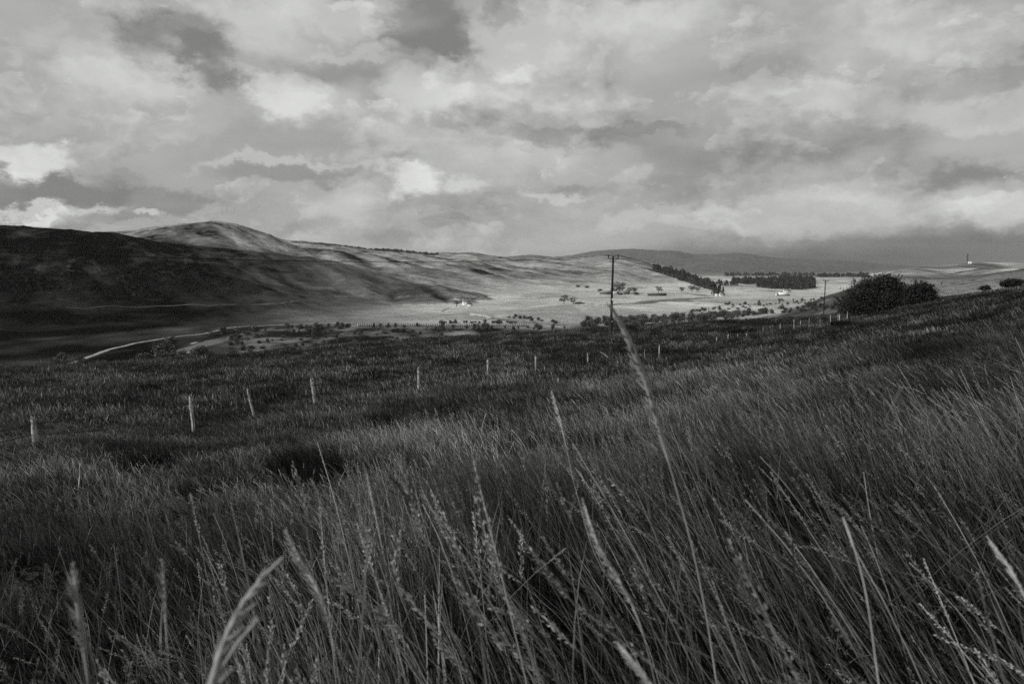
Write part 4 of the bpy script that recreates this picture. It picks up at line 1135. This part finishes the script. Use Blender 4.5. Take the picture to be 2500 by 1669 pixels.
def build_grass():
    src = []
    for (k, hl, hw_, ns, pale) in ((8, .14, .0075, 60, 26), (10, .11, .006, 55, 34), (5, .20, .013, 80, 20), (14, .07, .005, 36, 40), (4, .16, .010, 60, 30), (9, .09, .007, 50, 48)):
        a = blades(n=170, R=.34, h0=.22, h1=.66, w=.0052, lean=.12, bend=.6, seg=4, tone=(0, .55), spread=.25)
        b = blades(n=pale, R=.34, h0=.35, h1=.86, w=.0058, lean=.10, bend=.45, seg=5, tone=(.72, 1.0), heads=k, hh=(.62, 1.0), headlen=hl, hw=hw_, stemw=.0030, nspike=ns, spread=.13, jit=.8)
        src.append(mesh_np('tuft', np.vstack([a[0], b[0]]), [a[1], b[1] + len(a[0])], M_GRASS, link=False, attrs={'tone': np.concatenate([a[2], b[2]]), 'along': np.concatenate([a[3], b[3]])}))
    hof = lambda px, Y: (.60 + .44 * ss(600, 1500, px)) * (1 - .25 * ss(5, 14, Y))
    P, R, S, Ix, sh = field(1.05, 11, lambda y: 8.5 + 0 * y, len(src), hof, seed=11, tips=True)
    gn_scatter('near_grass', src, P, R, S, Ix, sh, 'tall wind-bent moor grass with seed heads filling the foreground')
    src = [patch('tuft', n=120, R=.5, h0=.22, h1=.60, w=.0085, lean=.10, bend=.6, seg=3, tone=(0, .8), spread=.2) for _ in range(3)]
    src += [patch('tuft', n=90, R=.5, h0=.3, h1=.64, w=.0075, lean=.10, bend=.5, seg=3, tone=(.05, 1), heads=7, hh=(.6, .9), headlen=.15, hw=.011, stemw=.005, nspike=12) for _ in range(3)]
    hof = lambda px, Y: .44 + .42 * ss(400, 1500, px)
    P, R, S, Ix, sh = field(9.5, 36, lambda y: 5.4 * np.clip(22 / y, .6, 1.2), len(src), hof, seed=12)
    gn_scatter('field_grass', src, P, R, S, Ix, sh, 'rough tussocky grass of the middle field around the fence')
    src = [patch('tuft', n=80, R=.85, h0=.2, h1=.5, w=.024, lean=.12, bend=.6, seg=2, tone=(0, .7)) for _ in range(3)]
    src += [patch('tuft', n=60, R=.6, h0=.3, h1=.66, w=.018, lean=.15, bend=.5, seg=3, tone=(.2, 1)) for _ in range(2)]
    hof = lambda px, Y: .72 + 0 * px
    P, R, S, Ix, sh = field(33, 165, lambda y: 2.3 * np.clip(60 / y, .55, 1.3), len(src), hof, seed=13, margin=.08)
    gn_scatter('far_grass', src, P, R, S, Ix, sh * .9, 'dim rough grass towards the far edge of the field')
build_grass()

# rush clumps and dark tussocks that stand out
M_RUSH = grass_mat('rush', 0.10, 0.26)
M_TUSS = grass_mat('dark_tussock', 0.008, 0.03, .1)
for m_ in (M_RUSH, M_TUSS):      # plain objects carry no instance shade
    t_ = m_.node_tree
    for nd in list(t_.nodes):
        if nd.type == 'ATTRIBUTE' and nd.attribute_name == 'shade':
            v = t_.nodes.new('ShaderNodeValue'); v.outputs[0].default_value = 1.0
            for l in list(nd.outputs['Fac'].links): t_.links.new(v.outputs[0], l.to_socket)
def clump(px, depth, R, h, n, m, label, name, cat, group, w=None, lean=.1, bend=.3):
    V, Fq, T, A = blades(n=n, R=R, h0=h * .6, h1=h, w=w or depth * .00045, lean=lean, bend=bend, seg=3, spread=.28)
    # a tussock spreads from its middle
    o = mesh_np(name, V, [Fq], m, attrs={'tone': T, 'along': A}); o.location = on(px, depth)
    return tag(o, label, cat, group)
for (px, d, R, h, lab) in [
    (180, 82, 1.6, 1.5, 'pale rush clump on the left edge of the field below the road end'), (30, 78, 1.8, 1.2, 'pale rush clump at the far left edge of the field'), (100, 84, 1.3, 1.1, 'small rush clump between the two left-edge clumps'),
    (1495, 88, 1.6, 1.2, 'pale rush clump just below the foot of the tall pole'), (1560, 86, 1.5, 1.2, 'pale rush clump right of the foot of the tall pole'), (1640, 84, 1.0, 1.6, 'dark upright rush clump right of the tall seed stem'),
    (1390, 92, 1.5, 1.0, 'pale rush clump left of the tall pole'), (1870, 76, 1.5, 1.5, 'bushy rush clump behind the group of far posts'), (1290, 62, 1.8, 1.0, 'pale streaky grass clump in the centre of the field'),
    (2130, 72, 1.7, 1.2, 'pale grass clump below the big dark bush'), (1985, 90, 1.6, 1.1, 'grass clump among the far fence posts')]:
    clump(px, d, R, h, 130, M_RUSH, lab, 'rush_clump', 'rush clump', 'rush clumps standing in the field')
for (px, d, R, h, lab) in [
    (742, 13.5, .62, .85, 'black rounded tussock in the left middle of the field'), (820, 12.0, .8, .7, 'dark tussock just right of the black rounded one'), (500, 11.5, .6, .6, 'dark tussock left of and below the black rounded one'),
    (1205, 21, 1.3, .6, 'wide dark tussock in the centre of the field'), (1500, 13.5, .8, .6, 'dark tussock behind the tall foreground seed stem'), (335, 16, .6, .7, 'small dark tussock below the second thick fence post'),
    (860, 33, 1.6, .45, 'flat dark heather patch right of the knotty fence post'), (1855, 92, 3.4, .8, 'long black heather patch behind the far fence posts'), (2075, 84, 1.8, .7, 'dark heather patch at the foot of the big bush'),
    (105, 8.6, .7, .5, 'dark tussock at the left edge of the picture'), (1280, 13.5, .4, .5, 'small dark tussock left of the tall foreground stem'), (920, 50, 1.8, .5, 'dark heather patch in the field behind the pointed post')]:
    clump(px, d, R, h, 900, M_TUSS, lab, 'dark_tussock', 'tussock', 'dark tussocks in the field', w=max(.006, d * .0006), lean=.15, bend=.7)

# ------------------------------------------------------------------ single stems close to the lens
M_STEM = grass_mat('pale_stem', 0.32, 0.62, .2)
t_ = M_STEM.node_tree
for nd in list(t_.nodes):
    if nd.type == 'ATTRIBUTE' and nd.attribute_name == 'shade':
        v = t_.nodes.new('ShaderNodeValue'); v.outputs[0].default_value = 1.0
        for l in list(nd.outputs['Fac'].links): t_.links.new(v.outputs[0], l.to_socket)
def stem(path, depth, label, r=.0013, head=(0, 0), hw=.009, nsp=70, ext=True, droop=None, sides=1.0, name='tall_grass'):
    """path: picture points from the tip down; depth(s) in metres; the stalk goes on down to the soil"""
    hw = hw * .55
    dd = np.interp(np.linspace(0, 1, len(path)), np.linspace(0, 1, len(depth)), depth)
    pts = [at(px, py, d) for (px, py), d in zip(path, dd)]
    if ext:
        last = pts[-1]; z0 = float(hz(last.x, last.y)) - .02; dv = (pts[-1] - pts[-2]).normalized()
        if dv.z > -.3: dv.z = -.8; dv.normalize()
        ln = (last.z - z0) / abs(dv.z)
        pts += [last + dv * ln * .5 + Vector((0, .0, 0)), last + dv * ln * 1.0]
    P = np.array([tuple(p) for p in pts]); 
    seg = np.concatenate([[0], np.cumsum(np.linalg.norm(np.diff(P, axis=0), axis=1))]); tt = np.linspace(0, seg[-1], 60)
    C = np.column_stack([np.interp(tt, seg, P[:, k]) for k in range(3)])
    for _ in range(3): C[1:-1] = (C[:-2] + 2 * C[1:-1] + C[2:]) / 4
    m = MB(); hb = max(head[1], .01); m.tube(C, np.interp(tt, [0, hb * .25, hb, hb + .03, seg[-1]], [r * .4, r, r * .9, r * .3, r * .32]), 6)
    nv0 = m.n
    a, b = head
    if b > a:
        nsp = int(nsp * 2.2); s = np.sort(rng.uniform(a, b, nsp))
        for q in s:
            c = np.array([np.interp(q, tt, C[:, k]) for k in range(3)]); c2 = np.array([np.interp(q + .004, tt, C[:, k]) for k in range(3)])
            up = (c - c2); up /= np.linalg.norm(up) + 1e-9
            e = math.sin(math.pi * min(max((q - a) / (b - a), .04), .97)) ** .5
            d = rng.normal(size=3); d -= d.dot(up) * up; d /= np.linalg.norm(d); d += np.array([-.5, 0, .0]) * sides; 
            l = hw * rng.uniform(.6, 1.3) * e
            tip = c + (up * 1.0 + d * .55) * l * 1.5
            mid = c + (up * .45 + d * .35) * l * 1.2
            m.tube([c, mid, tip], [r * .35, hw * .10, r * .15], 4, cap=False)
    # tone attributes
    o = m.build(name, M_STEM, attrs=None)
    n = len(o.data.vertices)
    for k, v in (('tone', rng.uniform(.3, .9, n)), ('along', np.full(n, .8))):
        at_ = o.data.attributes.new(k, 'FLOAT', 'POINT'); at_.data.foreach_set('value', v.astype(np.float32))
    return tag(o, label, 'grass stem', 'single tall grass stems in the foreground')
stem([(1488, 742), (1500, 760), (1530, 815), (1552, 870), (1575, 925), (1592, 975), (1606, 1040), (1625, 1100), (1650, 1190), (1690, 1330), (1725, 1500), (1750, 1669)], [1.2, 1.25, 1.3],
     'tallest out-of-focus seed stem crossing the foot of the tall pole', r=.0050, head=(.005, .26), hw=.024, nsp=34)
stem([(690, 1360), (640, 1400), (600, 1432), (575, 1475), (555, 1530), (535, 1590), (515, 1669)], [.62, .60, .58], 'thick pale blurred stem bending to the right at lower left', r=.0026, head=(.0, .30), hw=.018, nsp=60, sides=-1)
stem([(632, 1510), (590, 1545), (550, 1575), (530, 1610), (512, 1669)], [.62, .58], 'lower fork beside the thick pale blurred stem', r=.002, head=(0, .02), hw=.007, nsp=10)
stem([(178, 1372), (184, 1410), (196, 1440), (180, 1475), (190, 1510), (205, 1560), (215, 1669)], [.75, .75], 'blurred knobbly seed stem at the far lower left', r=.0018, head=(.0, .10), hw=.014, nsp=50)
stem([(2058, 1262), (2085, 1330), (2105, 1400), (2120, 1470), (2128, 1540), (2136, 1600), (2145, 1669)], [1.05, 1.0, .95], 'long pale straight stalk standing out at lower right', r=.0030)
stem([(1347, 955), (1358, 990), (1368, 1030), (1385, 1100), (1400, 1180), (1425, 1260), (1440, 1330), (1475, 1400), (1530, 1480), (1580, 1560), (1610, 1669)], [1.9, 1.7, 1.5],
     'upright seed stem left of the tallest stem, its tip above the others', r=.0016, head=(.0, .13), hw=.012, nsp=70)
stem([(700, 1295), (712, 1330), (730, 1370), (755, 1400), (780, 1440), (800, 1500), (815, 1580), (830, 1669)], [1.15, 1.1], 'feathery seed stem right of the thick bent stem', r=.0018, head=(.0, .16), hw=.015, nsp=90)
stem([(1422, 1215), (1435, 1260), (1447, 1300), (1460, 1340), (1500, 1400), (1540, 1460), (1570, 1540), (1600, 1669)], [1.2, 1.1], 'blurred drooping seed stem in the centre foreground', r=.0018, head=(.0, .2), hw=.013, nsp=90)
stem([(895, 1155), (905, 1200), (920, 1270), (935, 1350), (950, 1450), (965, 1560), (975, 1669)], [1.6, 1.5], 'slim upright seed stem left of centre', r=.0016, head=(.0, .12), hw=.009, nsp=50)
stem([(2410, 1310), (2430, 1340), (2455, 1370), (2480, 1400), (2510, 1470), (2540, 1560)], [1.1, 1.0], 'seed stem near the right edge leaning left', r=.0017, head=(.0, .1), hw=.010, nsp=50)
stem([(1510, 1570), (1535, 1600), (1560, 1630), (1590, 1669), (1640, 1740)], [.8, .75], 'short pale seed stem at the bottom centre', r=.002, head=(.0, .08), hw=.010, nsp=40)
stem([(395, 1365), (400, 1390), (405, 1420), (402, 1460), (405, 1520), (410, 1600), (415, 1669)], [1.0, 1.0], 'striped seed stem between the knobbly and the thick bent stems', r=.0014, head=(.0, .09), hw=.012, nsp=40)

# ------------------------------------------------------------------ unseen clouds, added to shade the left hill and the field
def shade_cloud(name, cx, cy, alt, rx, ry, dens, seed, shape=None):
    """an added, unseen, broad lumpy cloud with thickness; its middle is over (cx,cy) + the way the sun comes"""
    k = alt / math.tan(SUN_EL)
    ox = cx + math.sin(SUN_AZ) * k; oy = cy + math.cos(SUN_AZ) * k
    n = 70; u = np.linspace(-1, 1, n); U, Vv = np.meshgrid(u, u, indexing='ij')
    x = U * rx; y = Vv * ry
    e = np.clip(1 - (U ** 2 + Vv ** 2), 0, 1) ** .5
    top = e * 180 * (1 + .8 * fbm(U * 4, Vv * 4, 4, seed)) ; bot = -e * 40 * (1 + .6 * fbm(U * 5, Vv * 5, 3, seed + 5))
    d = ss(0, .9, e + .35 * fbm(U * 3, Vv * 3, 4, seed + 9)) * (e > 0)
    Vt = np.stack([x, y, top + 1], -1).reshape(-1, 3); Vb = np.stack([x, y, bot - 1], -1).reshape(-1, 3)
    V = np.vstack([Vt, Vb]); N = n * n
    i = np.arange(n - 1)[:, None] * n; j = np.arange(n - 1)[None]
    ft = np.stack([i + j, i + n + j, i + n + j + 1, i + j + 1], -1).reshape(-1, 4)
    inside = (e.ravel() > 0)
    ft = ft[inside[ft].all(1)]
    fb = ft[:, ::-1] + N
    m = bpy.data.materials.new('shade_cloud_vapour'); m.use_nodes = True
    t = m.node_tree; g = NT(t); t.nodes.remove(t.nodes['Principled BSDF'])
    a = g.n('ShaderNodeAttribute', attribute_name='dens').outputs['Fac']
    fac = g.m('MULTIPLY', a, dens)
    df = g.n('ShaderNodeBsdfDiffuse', ins={'Color': grey(.8)}); tl = g.n('ShaderNodeBsdfTranslucent', ins={'Color': grey(.8)})
    mx = g.n('ShaderNodeMixShader', ins={0: .5}); t.links.new(df.outputs[0], mx.inputs[1]); t.links.new(tl.outputs[0], mx.inputs[2])
    tr = g.n('ShaderNodeBsdfTransparent'); m2 = g.n('ShaderNodeMixShader'); t.links.new(fac, m2.inputs[0])
    t.links.new(tr.outputs[0], m2.inputs[1]); t.links.new(mx.outputs[0], m2.inputs[2]); t.links.new(m2.outputs[0], t.nodes['Material Output'].inputs[0])
    o = mesh_np(name, V, [ft, fb], m, smooth=True, attrs={'dens': np.concatenate([d.ravel(), d.ravel()])})
    o.location = (ox, oy, alt)
    return tag(o, kind='structure')
shade_cloud('shade_cloud', -1150, 1350, 900, 880, 1150, .86, 201)
shade_cloud('shade_cloud', -190, 300, 700, 640, 470, .15, 211)

# ------------------------------------------------------------------ haze
def haze():
    zt = 380.0; zb = float(Zg.min()) - 5
    X, Y0, Y1 = 16000, -16000, 16000
    V = [(-X, Y0, zb), (X, Y0, zb), (X, Y1, zb), (-X, Y1, zb), (-X, Y0, zt), (X, Y0, zt), (X, Y1, zt), (-X, Y1, zt)]
    Fq = [(3, 2, 1, 0), (4, 5, 6, 7), (0, 1, 5, 4), (1, 2, 6, 5), (2, 3, 7, 6), (3, 0, 4, 7)]
    m = bpy.data.materials.new('haze'); m.use_nodes = True; t = m.node_tree; t.nodes.remove(t.nodes['Principled BSDF'])
    v = t.nodes.new('ShaderNodeVolumePrincipled'); v.inputs['Color'].default_value = grey(.8); v.inputs['Density'].default_value = 1.9e-5; v.inputs['Anisotropy'].default_value = .2
    t.links.new(v.outputs[0], t.nodes['Material Output'].inputs['Volume'])
    tag(mesh_np('haze', V, [np.array(Fq)], m), kind='stuff')
haze()
